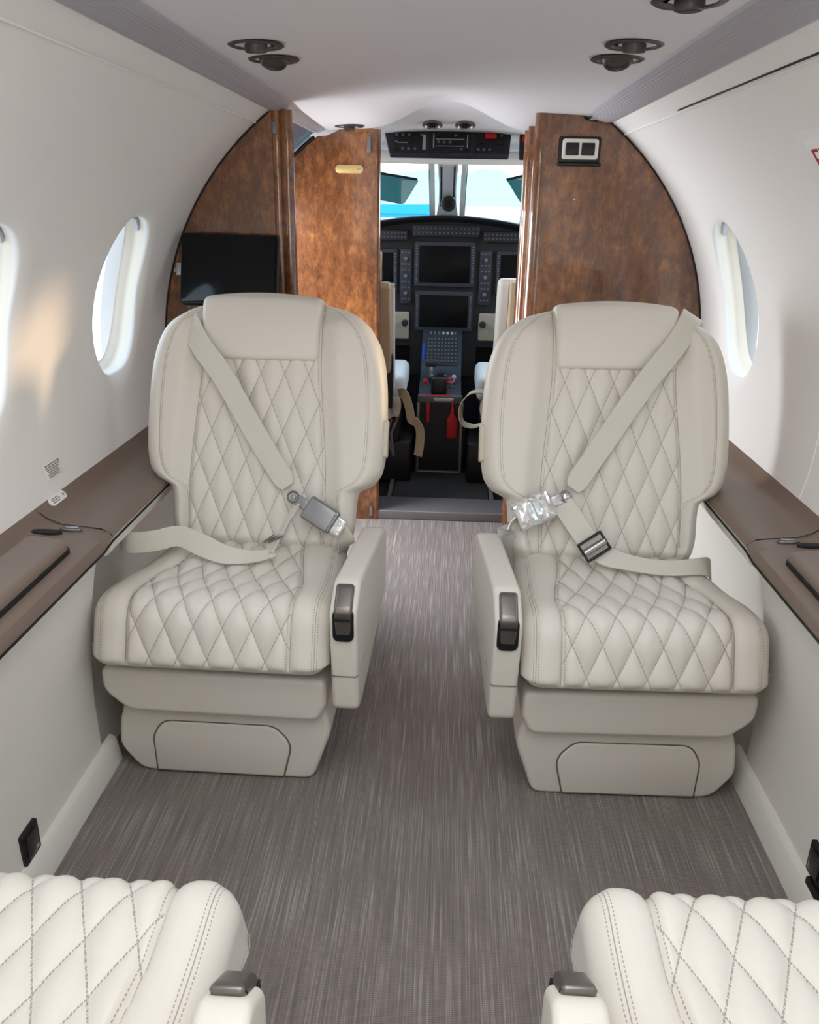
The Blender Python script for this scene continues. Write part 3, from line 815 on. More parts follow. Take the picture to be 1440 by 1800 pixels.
# ---- belts of the two facing seats, in seat coordinates converted from world points
def belt_set(seat, side):
    bpy.context.view_layer.update()
    inv = Matrix.LocRotScale(seat.location, seat.rotation_euler, None).inverted()
    L = lambda p: tuple(inv @ Vector(p))
    nf = (inv.to_3x3() @ Vector((0, -0.94, 0.34)))
    def interp(P, n=8):
        out = []
        for i in range(len(P)-1):
            a = Vector(P[max(i-1, 0)]); b = Vector(P[i]); c = Vector(P[i+1]); d = Vector(P[min(i+2, len(P)-1)])
            for k in range(n):
                t = k/n; out.append(0.5*((2*b)+(-a+c)*t+(2*a-5*b+4*c-d)*t*t+(-a+3*b-3*c+d)*t**3))
        out.append(Vector(P[-1])); return out
    D = Vector((0.022, -0.006, -0.045)) if side < 0 else Vector((0.017, -0.006, -0.045))
    if side < 0:
        sh = [(-0.612, 1.97, 0.87), (-0.604, 1.925, 0.930), (-0.588, 1.868, 0.934), (-0.549, 1.825, 0.885), (-0.497, 1.790, 0.829), (-0.415, 1.752, 0.699), (-0.344, 1.715, 0.600)]
        w_dir = Vector((0.86, 0.0, 0.5)); tip = Vector((-0.344, 1.715, 0.600))
    else:
        sh = [(0.566, 1.975, 0.91), (0.556, 1.93, 0.963), (0.536, 1.872, 0.962), (0.50, 1.828, 0.915), (0.432, 1.785, 0.835), (0.35, 1.745, 0.713), (0.285, 1.708, 0.618)]
        w_dir = Vector((0.84, 0.0, -0.5)); tip = Vector((0.285, 1.708, 0.618))
    sh = [tuple(Vector(p)+D) for p in sh]; tip = tip+D
    P = interp(sh); n = len(P)
    ws = [0.050]*(n-2)+[0.044, 0.030]
    mb = MB(); mb.ribbon([L(p) for p in P], [inv.to_3x3() @ w_dir]*n, ws, 0.0035); mb.build('shoulder_belt', BELT, seat, smooth=40)
    # stitched doubled end
    mb = MB(); e = P[-7:]; e = [p+Vector((0, -0.0028, 0.001)) for p in e]
    mb.ribbon([L(p) for p in e], [inv.to_3x3() @ w_dir]*7, [0.048]*5+[0.042, 0.028], 0.004); mb.build('belt_end_fold', BELT, seat, smooth=40)
    if side < 0:
        bdir = Vector((0.105, -0.02, -0.060)).normalized(); start = Vector((-0.322, 1.695, 0.578))
    else:
        bdir = Vector((-0.115, -0.02, -0.050)).normalized(); start = Vector((0.262, 1.695, 0.600))
    start = start+D
    nrm = Vector((0, -0.94, 0.34)); nrm = (nrm-bdir*nrm.dot(bdir)).normalized(); wdv = bdir.cross(nrm)
    Fm = Matrix((bdir, wdv, nrm)).transposed().to_4x4(); Fm.translation = start
    Fl = inv @ Fm
    def fb(mb, o=0): mb.xf(o, Fl); return mb
    # tongue with eyelet joining the shoulder belt
    mb = MB(); mb.tube([(-0.008+0.012*cos(a), 0.012*sin(a), 0.008) for a in np.linspace(0, 2*pi, 17)], 0.0028, 8, cap=False)
    mb.box(0.0, 0.035, -0.012, 0.012, 0.005, 0.010, 0.002); mb.lathe([(0.001, 0.015), (0.006, 0.014), (0.007, 0.008)], (-0.008, 0, 0), n=20)
    fb(mb).build('tongue', CHROME if side > 0 else BUCKLE, seat)
    mb = MB(); mb.box(0.028, 0.100, -0.027, 0.027, 0.0, 0.024, 0.004); 
    bk = fb(mb).build('buckle', BUCKLE if side < 0 else WRAP, seat)
    mb = MB(); mb.box(0.031, 0.094, -0.0245, 0.0245, 0.024, 0.0285, 0.002); fb(mb).build('buckle_lid', BUCKLE if side < 0 else WRAP, bk)
    if side > 0:   # crumpled clear wrapping
        mb = MB(); G = []
        rnd = random.Random(3)
        for i in range(18):
            xx = 0.024+0.005*i; ring = []
            for k in range(28):
                a = 2*pi*k/28; rx = 0.031; rz = 0.018
                j = rnd.uniform(-0.003, 0.003); fl = 0.6 if i in (0,) else 1
                ring.append((xx+j*0.5, (rx*fl*math.copysign(abs(cos(a))**0.5, cos(a)))+j, 0.013+(rz*fl)*math.copysign(abs(sin(a))**0.5, sin(a))+j))
            G.append(ring)
        mb.loft(G, cap=False); fb(mb).build('plastic_wrap', WRAP, bk, smooth=20)
    else:
        mb = MB(); mb.box(0.098, 0.124, -0.021, 0.021, 0.004, 0.020, 0.005); fb(mb).build('buckle_end', WRAP, bk)
    # webbing from the buckle down behind the armrest
    s1 = start+bdir*0.09
    q = [s1, s1+bdir*0.04+Vector((0, 0.0, -0.02)), s1+Vector((0.02*(-side)*0.6, 0.03, -0.10)), s1+Vector((0.01*(-side), 0.05, -0.15))]
    P = interp([tuple(p) for p in q], 5)
    mb = MB(); mb.ribbon([L(p) for p in P], [inv.to_3x3() @ Vector((0.5, -0.3, 0.8))]*len(P), 0.038, 0.004); mb.build('anchor_webbing', BELT if side < 0 else WRAP, seat, smooth=40)
    if side < 0:
        # thin strap down to the lap belt adjuster
        P = interp([(-0.296, 1.679, 0.527), (-0.316, 1.660, 0.495), (-0.330, 1.64, 0.468), (-0.346, 1.60, 0.440)], 6)
        mb = MB(); mb.ribbon([L(p) for p in P], [inv.to_3x3() @ Vector((0.6, -0.7, 0.2))]*len(P), 0.018, 0.004); mb.build('connector_strap', BELT, seat, smooth=40)
        A = Vector((-0.338, 1.626, 0.462))
        mb = MB()
        for dx in (-0.010, 0.0, 0.010): mb.tube([L(A+Vector((-0.016+dx, 0.01, -0.012))), L(A+Vector((0.012+dx, -0.01, 0.014)))], 0.0035, 8)
        mb.build('adjuster', CHROME, seat)
        lap = [(-0.655, 1.66, 0.47), (-0.668, 1.60, 0.468), (-0.640, 1.565, 0.468), (-0.585, 1.575, 0.470), (-0.54, 1.60, 0.472), (-0.49, 1.60, 0.452), (-0.44, 1.590, 0.437), (-0.38, 1.595, 0.432), (-0.335, 1.605, 0.440)]
        wdirs = [(0, 0.05, 1)]*5+[(0, 0.4, 1), (0, 0.8, 0.8), (0, 0.9, 0.5), (0, 0.9, 0.5)]
        wid = [0.046]*5+[0.048, 0.042, 0.030, 0.022]
    else:
        # pale webbing from tongue to the metal adjuster
        P = interp([(0.279, 1.679, 0.547), (0.300, 1.668, 0.520), (0.325, 1.652, 0.488), (0.343, 1.64, 0.468)], 6)
        mb = MB(); mb.ribbon([L(p) for p in P], [inv.to_3x3() @ Vector((0.75, 0.1, 0.6))]*len(P), 0.046, 0.005); mb.build('connector_strap', BELT, seat, smooth=40)
        A = Vector((0.346, 1.628, 0.470)); bd = Vector((0.55, -0.3, -0.75)).normalized(); nv = Vector((0, -0.9, 0.4)); nv = (nv-bd*nv.dot(bd)).normalized(); wv = bd.cross(nv)
        Fm2 = Matrix((bd, wv, nv)).transposed().to_4x4(); Fm2.translation = A; Fl2 = inv @ Fm2
        mb = MB(); mb.box(-0.022, -0.016, -0.028, 0.028, 0, 0.008, 0.002); mb.box(0.018, 0.024, -0.028, 0.028, 0, 0.008, 0.002); mb.box(-0.022, 0.024, -0.030, -0.025, 0, 0.008, 0.002); mb.box(-0.022, 0.024, 0.025, 0.030, 0, 0.008, 0.002)
        mb.xf(0, Fl2); ad = mb.build('adjuster', BLACKP, seat)
        mb = MB(); mb.tube([(0.002, -0.026, 0.006), (0.002, 0.026, 0.006)], 0.008, 14); mb.xf(0, Fl2); mb.build('roller_bar', CHROME, ad)
        lap = [(0.356, 1.635, 0.458), (0.378, 1.625, 0.448), (0.41, 1.615, 0.443), (0.46, 1.610, 0.436), (0.51, 1.608, 0.434), (0.56, 1.615, 0.436), (0.592, 1.63, 0.430), (0.612, 1.665, 0.405)]
        wdirs = [(0.7, 0.2, 0.6), (0.4, 0.5, 0.6), (0.1, 0.75, 0.6), (0, 0.8, 0.6), (0, 0.8, 0.6), (0, 0.8, 0.6), (0.1, 0.7, 0.6), (0.1, 0.7, 0.6)]
        wid = [0.046, 0.044, 0.04, 0.036, 0.036, 0.038, 0.044, 0.046]
    P = interp(lap, 7); m_ = len(P)
    WD = []; ww = []
    for i in range(m_):
        f = i/(m_-1)*(len(lap)-1); a = int(min(f, len(lap)-2)); g = f-a
        WD.append(inv.to_3x3() @ (Vector(wdirs[a])*(1-g)+Vector(wdirs[a+1])*g)); ww.append(wid[a]*(1-g)+wid[a+1]*g)
    mb = MB(); mb.ribbon([L(p) for p in P], WD, ww, 0.0035); mb.build('lap_belt', BELT, seat, smooth=40)
belt_set(sl, -1); belt_set(sr, 1)

# ------------------------------------------------------------------ forward bulkheads
def arc_outline(side, x_in, r=0.772, z0=0.0, ztop=1.40, notch=True):
    """panel outline from inner x to the fuselage arc"""
    P = [(side*x_in, z0)]
    P.append((side*0.66, z0)); P.append((side*0.72, 0.25))
    for th in np.linspace(math.asin((0.45-ZC)/r), math.acos(0.432/r), 44):
        P.append((side*r*cos(th), ZC+r*sin(th)))
    if notch:
        P += [(side*0.425, 1.372), (side*0.40, 1.360), (side*0.375, 1.366), (side*0.360, 1.385)]
    P += [(side*0.33, ztop-0.008)]
    if x_in < 0.33: P.append((side*x_in, ztop-0.008))
    else: P[-1] = (side*x_in, 1.362)
    return P
def panel(mb, P, y0, y1):
    mb.loft([[(p[0], y, p[1]) for p in P] for y in (y0, y1)])
# left panel with the monitor
lb = empty('walnut_partition', 'glossy walnut partition on the left behind the black monitor', 'partition', (-0.58, YL, 0))
def lp2(mb, nm, m, par, o): 
    for i in range(len(mb.v)): mb.v[i] = tuple(Vector(mb.v[i])-Vector(o))
    return mb.build(nm, m, par, smooth=40)
P = [(-0.415, 0.0), (-0.66, 0.0), (-0.72, 0.25)]+[(-0.774*cos(th), ZC+0.774*sin(th)) for th in np.linspace(math.asin((0.45-ZC)/0.774), math.acos(0.440/0.774), 44)]+[(-0.425, 1.366), (-0.415, 1.362)]
mb = MB(); panel(mb, P, YL, YL+0.03); lp2(mb, 'panel', WOOD, lb, (-0.58, YL, 0))
mb = MB()
for cx_, r_ in ((-0.432, 0.013), (-0.405, 0.016)):
    mb.tube([(cx_, YL+0.006, 0.0), (cx_, YL+0.006, 1.362)], r_, 20)
lp2(mb, 'edge_moulding', WOOD, lb, (-0.58, YL, 0))
mb = MB(); mb.tube([(-0.762*cos(t_), YL-0.002, ZC+0.762*sin(t_)) for t_ in np.linspace(-0.1, 0.94, 40)], 0.0020, 8, cap=False); lp2(mb, 'edge_seal', SEAL, lb, (-0.58, YL, 0))
mb = MB(); mb.box(-0.442, -0.430, YL-0.010, YL-0.004, 1.305, 1.335, 0.002); lp2(mb, 'hinge_plate', GREYM, lb, (-0.58, YL, 0))
# left cockpit divider
dv = empty('cockpit_divider', 'walnut divider beside the cockpit opening with a gold plate', 'divider', (-0.45, YD, 0))
P = [(-0.236, 0.0), (-0.60, 0.0)]+[(-0.745*cos(th), ZC+0.745*sin(th)) for th in np.linspace(math.asin((0.2-ZC)/0.745), math.acos(0.43/0.745), 40)]+[(-0.40, 1.35), (-0.37, 1.362), (-0.33, 1.385), (-0.236, 1.372)]
mb = MB(); panel(mb, P, YD, YD+0.03); lp2(mb, 'panel', WOOD, dv, (-0.45, YD, 0))
mb = MB(); mb.tube([(-0.237, YD+0.015, 0), (-0.237, YD+0.015, 1.372)], 0.0155, 16); lp2(mb, 'edge_moulding', WOOD, dv, (-0.45, YD, 0))
mb = MB(); pillow(mb, rrect(-0.372, -0.278, 1.236, 1.262, 0.0125), YD-0.004, YD+0.002, 0.001, lambda p, q, a: (p, a, q), nr=2); gp = lp2(mb, 'gold_placard', GOLD, dv, (-0.45, YD, 0))
mb = MB(); mb.box(-0.300, -0.288, YD-0.005, YD-0.0035, 1.247, 1.251); lp2(mb, 'engraving', INK, gp, (-0.45, YD, 0)); 
mb = MB(); mb.box(-0.265, -0.252, YD-0.006, YD, 1.30, 1.35, 0.002); lp2(mb, 'hinge_plate', GREYM, dv, (-0.45, YD, 0))
mb = MB(); mb.box(-0.258, -0.246, YD-0.006, YD, 0.015, 0.052, 0.002); lp2(mb, 'floor_catch', CHROME, dv, (-0.45, YD, 0))
# vestibule fuselage frame above the airstair door
mb = MB(); mb.grid([[(-(R0+0.0)*cos(t), y, ZC+R0*sin(t)) for t in np.linspace(radians(30), radians(56), 20)] for y in (YL+0.03, YD+0.03)])
struct(mb.build('door_1', FRAMEBLUE, smooth=60))
mb = MB(); mb.tube([(-0.748*cos(t), YD-0.004, ZC+0.748*sin(t)) for t in np.linspace(radians(25), radians(54), 20)], 0.006, 8)
struct(mb.build('trim_10', SEAL))
# right cabinet
rc_ = empty('walnut_cabinet', 'tall glossy walnut cabinet on the right with a light switch panel', 'cabinet', (0.50, YR, 0))
OR = (0.50, YR, 0)
P = arc_outline(1, 0.262, ztop=1.405)
mb = MB(); panel(mb, P, YR, YR+0.025); lp2(mb, 'front_panel', WOOD, rc_, OR)
mb = MB(); mb.box(0.262, 0.60, YR+0.026, YD+0.02, 0.0, 1.37); lp2(mb, 'carcass', WOOD, rc_, OR)
for yy, r_, xx in ((YR+0.016, 0.020, 0.262), (YR+0.11, 0.012, 0.262), (YR+0.33, 0.012, 0.262), (YD, 0.020, 0.270)):
    mb = MB(); mb.tube([(xx, yy, 0.0), (xx, yy, 1.392 if yy < 2.6 else 1.378)], r_, 20); lp2(mb, 'vertical_moulding', WOOD, rc_, OR)
mb = MB(); mb.tube([(0.762*cos(t_), YR-0.002, ZC+0.762*sin(t_)) for t_ in np.linspace(-0.1, 0.96, 40)], 0.0020, 8, cap=False); lp2(mb, 'edge_seal', SEAL, rc_, OR)
mb = MB(); pillow(mb, rrect(0.308, 0.422, 1.258, 1.325, 0.006), YR-0.008, YR+0.001, 0.003, lambda p, q, a: (p, a, q), nr=3)
sw = lp2(mb, 'switch_surround', BLACKP, rc_, OR)
mb = MB(); pillow(mb, rrect(0.317, 0.415, 1.267, 1.319, 0.007), YR-0.013, YR-0.007, 0.002, lambda p, q, a: (p, a, q), nr=3); lp2(mb, 'switch_plate', WHITEP, sw, OR)
for a_, b_ in ((0.326, 0.362), (0.369, 0.405)):
    mb = MB(); pillow(mb, rrect(a_, b_, 1.277, 1.309, 0.003), YR-0.016, YR-0.011, 0.001, lambda p, q, a: (p, a, q), nr=2); lp2(mb, 'rocker_switch', BLACKP, sw, OR)
mb = MB(); mb.box(0.306, 0.424, YR-0.022, YR, 1.250, 1.258, 0.003); lp2(mb, 'switch_ledge', BLACKP, sw, OR)
mb = MB(); mb.lathe([(0.0005, -0.003), (0.003, -0.002), (0.004, 0.0)], (0.362, YR, 1.165), axis='y', n=12); lp2(mb, 'screw_cap', CHROME, rc_, OR)

# monitor on its arm
t = empty('monitor', 'black flat monitor on an arm in front of the left walnut partition', 'monitor', (-0.552, 2.20, 0.975))
t.rotation_euler = (radians(-20), radians(0.8), radians(3))
mb = MB(); pillow(mb, rrect(-0.127, 0.127, -0.092, 0.092, 0.010), -0.010, 0.012, 0.004, lambda p, q, a: (p, a, q), nr=3); bz = mb.build('housing', BLACKP, t)
mb = MB(); pillow(mb, rrect(-0.123, 0.123, -0.088, 0.088, 0.008), -0.0118, -0.008, 0.001, lambda p, q, a: (p, a, q), nr=2); mb.build('screen', mat('monitor_glass', srgb(5, 7, 12), 0.12, spec=0.35), t)
mb = MB(); mb.box(-0.142, -0.126, 0.004, 0.016, -0.015, 0.018, 0.003); mb.box(-0.15, -0.132, 0.010, 0.055, -0.006, 0.006, 0.002); mb.build('arm_bracket', CHROME, t)
mb = MB(); mb.tube([(-0.10, 0.012, -0.02), (-0.10, 0.06, -0.03), (-0.06, 0.065, -0.07)], 0.008, 10); mb.build('swing_arm', BLACKP, t)

# ------------------------------------------------------------------ overhead spotlights and vents
def downlight(x, y, label, tilt=0, z=None):
    z = ceil_z(x, y) if z is None else z
    t = empty('ceiling_light', label, 'reading light', (x, y, z)); t['group'] = 'overhead reading lights and air outlets'
    mb = MB(); mb.lathe([(0.033, 0.004), (0.044, 0.001), (0.047, -0.002), (0.043, -0.0045), (0.036, -0.004), (0.033, 0.0)], n=40)
    mb.f = mb.f[:-2]; mb.build('rim', DARKB, t)
    mb = MB(); mb.lathe([(0.037, 0.001), (0.02, 0.001), (0.0005, 0.001)], n=32); mb.build('backplate', RIB, t)
    o = MB()
    if tilt < -15: o.lathe([(0.0005, 0.014), (0.026, 0.012), (0.028, 0.002), (0.024, -0.009), (0.020, -0.011), (0.018, -0.007), (0.0005, -0.006)], n=32)
    else: o.lathe([(0.0005, 0.010), (0.018, 0.010), (0.019, -0.006), (0.018, -0.012), (0.015, -0.013), (0.014, -0.010), (0.0005, -0.009)], n=32)
    o.xf(0, Matrix.Rotation(radians(tilt), 4, 'X')); o.build('swivel_head', DARKB, t)
    return t
downlight(-0.312, 1.525, 'round bronze swivel light in the left ceiling, aft one of its pair', 12)
downlight(-0.312, 1.670, 'round bronze swivel light in the left ceiling, forward one of its pair', -25)
downlight(0.300, 1.490, 'round bronze swivel light in the right ceiling, aft one of its pair', 10)
downlight(0.300, 1.630, 'round bronze swivel light in the right ceiling, forward one of its pair', -25)
downlight(0.305, 1.185, 'round ceiling fitting cut by the top edge of the photo', 0)
downlight(-0.312, 2.84, 'small bronze ceiling fitting above the gold-plated walnut divider', -8)

# ------------------------------------------------------------------ cockpit
# sill between cabin and cockpit
mb = MB(); mb.box(-0.236, 0.262, YD+0.005, YD+0.17, 0.0, 0.036, 0.004); struct(mb.build('trim_11', GREYM))
mb = MB(); mb.box(-0.66, 0.66, YD+0.17, 4.15, -0.02, 0.008); struct(mb.build('floor_cockpit', PANEL2))
mb = MB(); mb.box(-0.185, 0.21, 3.12, 3.50, 0.010, 0.022, 0.003); tag(mb.build('floor_mat', MAT_D), 'black rubber mat on the cockpit floor between the pilot seats', 'floor mat')
for nm, xa, xb in (('trim_12', -0.205, -0.188), ('trim_13', 0.213, 0.23)):
    mb = MB(); mb.box(xa, xb, 3.12, 3.50, 0.008, 0.030, 0.003); struct(mb.build(nm, GREYM))
# cockpit shell
mb = MB()
mb.grid([[(x, y, z0 + 0.05 - 0.045*(x/0.5)**2) for x in np.linspace(-0.5, 0.5, 30)] for y, z0 in ((YD+0.012, 1.418), (3.2, 1.362), (3.45, 1.362), (3.60, 1.325), (3.63, 1.300))])
mb.grid([[(s*0.5, y, 1.40-0.03*k) for k in range(2)] for s in (1,) for y in (YD, 3.6)])
struct(mb.build('ceiling_cockpit', CEIL, smooth=60))
for s, nm in ((-1, 'wall_cockpit_left'), (1, 'wall_cockpit_right')):
    mb = MB()
    mb.grid([[(s*(0.5+0.2*k/6), y, 1.395-0.16*(k/6)**1.5) for k in range(7)] for y in (YD+0.03, 3.6)])
    mb.grid([[(s*x, y, z) for x, z in ((0.74, 1.0), (0.75, 0.8), (0.74, 0.5), (0.66, 0.0))] for y in (YD+0.03, 4.2)])
    mb.grid([[(s*(0.70+0.04*k), y, 1.235-0.235*k) for k in (0, 1)] for y in (YD+0.03, 3.2)])
    mb.grid([[(s*(0.70+0.04*k), y, 1.235-0.235*k) for k in (0, 1)] for y in (3.62, 3.72)])
    struct(mb.build(nm, BEIGEP if False else mat('cockpit_lining', srgb(78, 77, 78), 0.6), smooth=60))
# windshield frame
TOP = (3.62, 1.312); BOT = (4.12, 1.065)
def wsp(x, f, off=0.0):
    y = TOP[0]+(BOT[0]-TOP[0])*f-0.18*(x/0.6)**2; z = TOP[1]+(BOT[1]-TOP[1])*f
    return (x, y+off*0.44, z+off*0.9)
def wsbar(path, w, d=0.02):
    mb = MB(); mb.tube([wsp(x, f) for x, f in path], w, 10); return mb
mb = MB()
mb.tube([wsp(x, -0.03) for x in np.linspace(-0.7, 0.7, 20)], 0.026, 10)
mb.tube([wsp(x, 1.02) for x in np.linspace(-0.7, 0.7, 20)], 0.02, 10)
for s in (-1, 1):
    mb.tube([wsp(s*0.64, f) for f in (0, 0.5, 1)], 0.035, 10)
struct(mb.build('trim_14', LINING, smooth=60))
for i, s in enumerate((-1, 1)):
    mb = MB(); mb.grid([[wsp(s*x, f, 0.004) for x in np.linspace(0.03, 0.66, 16)] for f in (0.0, 1.0)])
    w = struct(mb.build('window_%d' % WIN[0], WSGLASS, smooth=60)); WIN[0] += 1
    mb = MB(); mb.ribbon([wsp(s*0.066, f, -0.008) for f in (0, 0.33, 0.66, 1)], [(1, 0, 0)]*4, 0.022, 0.006); mb.build('frame_rim', LABELW, w)
    mb = MB(); mb.tube([wsp(s*0.079, f, -0.010) for f in (0, 0.5, 1)], 0.0018, 6); mb.build('seal_line', SEAL, w)
# centre post with standby compass
t = empty('windshield_post', 'silver post between the windshield panes carrying a round black compass', 'post', (0.0, 3.87, 1.19))
o0 = Vector((0.0, 3.87, 1.19))
def lo_(mb, nm, m, par=None): return lp2(mb, nm, m, par or t, tuple(o0))
mb = MB(); mb.ribbon([Vector(wsp(0.0, f, -0.014)) for f in (0, 0.3, 0.6, 0.82)], [(1, 0, 0)]*4, [0.085, 0.075, 0.080, 0.10], 0.014); lo_(mb, 'post', mat('silver_paint', srgb(232, 233, 235), 0.4))
for s in (-1, 1):
    mb = MB(); mb.tube([Vector(wsp(s*0.028, f, -0.024)) for f in (0, 0.3, 0.62)], 0.006, 10); lo_(mb, 'bright_rail', CHROME)
mb = MB(); mb.tube([Vector(wsp(s_*0.014, f, -0.034)) for s_, f in ((-1, 0.45), (-0.2, 0.66), (0.2, 0.66), (1, 0.45))], 0.005, 10); lo_(mb, 'clamp', CHROME)
mb = MB(); mb.box(-0.012, 0.012, 3.69, 3.72, 1.255, 1.31, 0.004); lo_(mb, 'latch_block', BLACKP)
mb = MB(); mb.lathe([(0.0005, -0.016), (0.020, -0.016), (0.030, -0.012), (0.033, 0.0), (0.030, 0.03), (0.012, 0.04)], (0.006, 3.80, 1.146), axis='y', n=32); cp = lo_(mb, 'compass', BLACKP)
mb = MB(); mb.lathe([(0.0005, -0.018), (0.017, -0.018), (0.019, -0.015)], (0.006, 3.80, 1.146), axis='y', n=28); lo_(mb, 'compass_glass', DISPLAY, cp)
# sun visors
for x0_, x1_, lab, pts in ((0, 0, 'dark green tinted visor hanging in the left windshield', [(-0.40, 1.275), (-0.122, 1.235), (-0.118, 1.228), (-0.172, 1.145), (-0.185, 1.140), (-0.40, 1.175)]),
                           (0, 0, 'dark green tinted visor hanging in the right windshield', [(0.235, 1.240), (0.42, 1.285), (0.42, 1.12), (0.315, 1.14), (0.30, 1.15)])):
    t = empty('sun_visor', lab, 'visor', (pts[0][0], 3.56, 1.2))
    mb = MB(); panel(mb, [(p[0]-pts[0][0], p[1]-1.2) for p in pts], 0, 0.004); mb.build('tinted_panel', VISOR, t, smooth=0)
    a, b = (pts[0], pts[1])
    mb = MB(); mb.tube([(a[0]-pts[0][0], 0.002, a[1]-1.2), (b[0]-pts[0][0], 0.002, b[1]-1.2)], 0.005, 8); mb.build('top_rail', BLACKP, t)
# overhead panel
t = empty('overhead_panel', 'dark overhead switch panel above the windshield with a red guarded switch', 'switch panel', (0, 3.46, 1.36)); t.rotation_euler = (radians(-28), 0, 0)
op = round_poly([(-0.250, 0.050), (0.240, 0.050), (0.232, -0.048), (-0.225, -0.048)], 0.008)
mb = MB(); pillow(mb, op, -0.010, 0.02, 0.003, lambda p, q, a: (p, a, q), nr=3); mb.build('panel_face', PANEL, t)
rnd = random.Random(7)
for k, (xa, xb) in enumerate(((-0.215, -0.09), (-0.075, 0.085), (0.10, 0.215))):
    mb = MB(); pillow(mb, rrect(xa, xb, -0.040, 0.042, 0.004), -0.013, -0.009, 0.001, lambda p, q, a: (p, a, q), nr=2); s_ = mb.build('switch_module', PANEL2, t)
    n = 0
    for r in range(3):
        for c in range(5 if k != 1 else 7):
            if rnd.random() < 0.25: continue
            xx = xa+0.014+(xb-xa-0.028)*c/(4 if k != 1 else 6); zz = 0.028-0.028*r
            if k == 2 and r == 0 and c < 3: continue
            mb = MB(); mb.box(xx-0.005, xx+0.005, -0.018, -0.012, zz-0.004, zz+0.004, 0.001); mb.build('toggle_switch', BUTTON if rnd.random() < .6 else BLACKP, s_)
mb = MB()
for x0_, x1_, z0_, z1_ in ((-0.10, -0.088, -0.03, 0.03), (-0.06, -0.056, -0.03, 0.035), (0.07, 0.074, -0.03, 0.03), (-0.05, 0.06, 0.012, 0.014), (-0.05, 0.06, -0.016, -0.014), (-0.20, -0.15, -0.004, -0.002)):
    mb.box(x0_, x1_, -0.0145, -0.0125, z0_, z1_)
mb.build('panel_markings', KNOB, t)
mb = MB(); mb.box(0.138, 0.182, -0.021, -0.012, 0.016, 0.036, 0.002); mb.build('red_switch_guard', RED, t)
t = empty('side_overhead_panel', 'small dark breaker panel with a red placard right of the overhead panel', 'switch panel', (0.325, 3.43, 1.355)); t.rotation_euler = (radians(-28), 0, 0)
mb = MB(); pillow(mb, rrect(-0.055, 0.075, -0.045, 0.052, 0.006), -0.010, 0.02, 0.003, lambda p, q, a: (p, a, q), nr=3); mb.build('panel_face', PANEL2, t)
mb = MB(); mb.box(-0.045, 0.03, -0.014, -0.009, 0.012, 0.036, 0.002); mb.build('red_placard', RED, t)
for x, lab in ((-0.058, 'round air outlet above the overhead panel, left of two'), (0.058, 'round air outlet above the overhead panel, right of two')):
    t = empty('air_outlet', lab, 'air outlet', (x, 3.20, 1.409)); t.rotation_euler = (radians(-16), 0, 0)
    mb = MB(); mb.lathe([(0.034, 0.004), (0.036, -0.004), (0.029, -0.007), (0.026, 0.0)], axis='z', n=32); mb.build('rim', BRONZE, t)
    mb = MB(); mb.lathe([(0.0005, -0.010), (0.014, -0.008), (0.016, 0.002), (0.030, 0.002), (0.030, 0.006)], n=32); mb.build('nozzle', BLACKP, t)

# instrument panel
YP = 4.0
ip = empty('instrument_panel', 'black instrument panel with large dark displays under the glareshield', 'instrument panel', (0, YP, 0.75))
oi = (0, YP, 0.75)
def ib(mb, nm, m, par=None): return lp2(mb, nm, m, par or ip, oi)
gs = [(x, 1.098-0.30*x*x) for x in np.linspace(-0.66, 0.66, 40)]
mb = MB(); mb.grid([[(x, YP-0.10, z-0.012) for x, z in gs], [(x, YP-0.105, z-0.004) for x, z in gs], [(x, YP-0.09, z) for x, z in gs], [(x, YP+0.18, z-0.02) for x, z in gs]])
mb.grid([[(x, YP-0.10, z-0.012) for x, z in gs], [(x, YP-0.02, z-0.03) for x, z in gs]]); ib(mb, 'glareshield', GLARE)
mb = MB(); P = [(x, z-0.02) for x, z in gs]+[(0.66, 0.50), (0.16, 0.50), (0.16, 0.36), (-0.16, 0.36), (-0.16, 0.50), (-0.66, 0.50)]; panel(mb, P, YP, YP+0.05); ib(mb, 'panel_face', PANEL2)
def display(x0, x1, z0, z1, bz=0.016, nm='display', btn=True):
    mb = MB(); pillow(mb, rrect(x0, x1, z0, z1, 0.006), YP-0.022, YP+0.001, 0.003, lambda p, q, a: (p, a, q), nr=3); b = ib(mb, nm, PANEL)
    mb = MB(); pillow(mb, rrect(x0+bz, x1-bz, z0+bz*0.8, z1-bz*0.8, 0.003), YP-0.024, YP-0.015, 0.001, lambda p, q, a: (p, a, q), nr=2); ib(mb, 'screen', DISPLAY, b)
    if btn:
        mb = MB()
        for s in (x0+bz*0.5, x1-bz*0.5):
            for k in range(14):
                z = z0+0.022+(z1-z0-0.044)*k/13; mb.box(s-0.0035, s+0.0035, YP-0.026, YP-0.021, z-0.0025, z+0.0025)
        ib(mb, 'bezel_keys', BUTTON, b)
display(-0.146, 0.137, 0.780, 0.982, 0.023)
display(-0.140, 0.135, 0.575, 0.760, 0.023)
display(-0.50, -0.225, 0.755, 0.945, 0.02); display(0.235, 0.51, 0.755, 0.945, 0.02)
for xa, xb in ((-0.212, -0.158), (0.158, 0.215)):
    mb = MB(); pillow(mb, rrect(xa, xb, 0.70, 0.945, 0.004), YP-0.016, YP, 0.002, lambda p, q, a: (p, a, q), nr=2); c_ = ib(mb, 'radio_module', PANEL)
    xc = (xa+xb)/2
    for k in range(9):
        z = 0.93-0.026*k; mb = MB()
        if k in (1, 4, 7): mb.lathe([(0.0005, -0.034), (0.008, -0.032), (0.009, -0.016)], (xc, YP, z), axis='y', n=16); ib(mb, 'knob', BUTTON, c_)
        else:
            for dx in (-0.015, 0, 0.015): mb.box(xc+dx-0.004, xc+dx+0.004, YP-0.020, YP-0.014, z-0.003, z+0.003)
            ib(mb, 'key_row', BUTTON, c_)
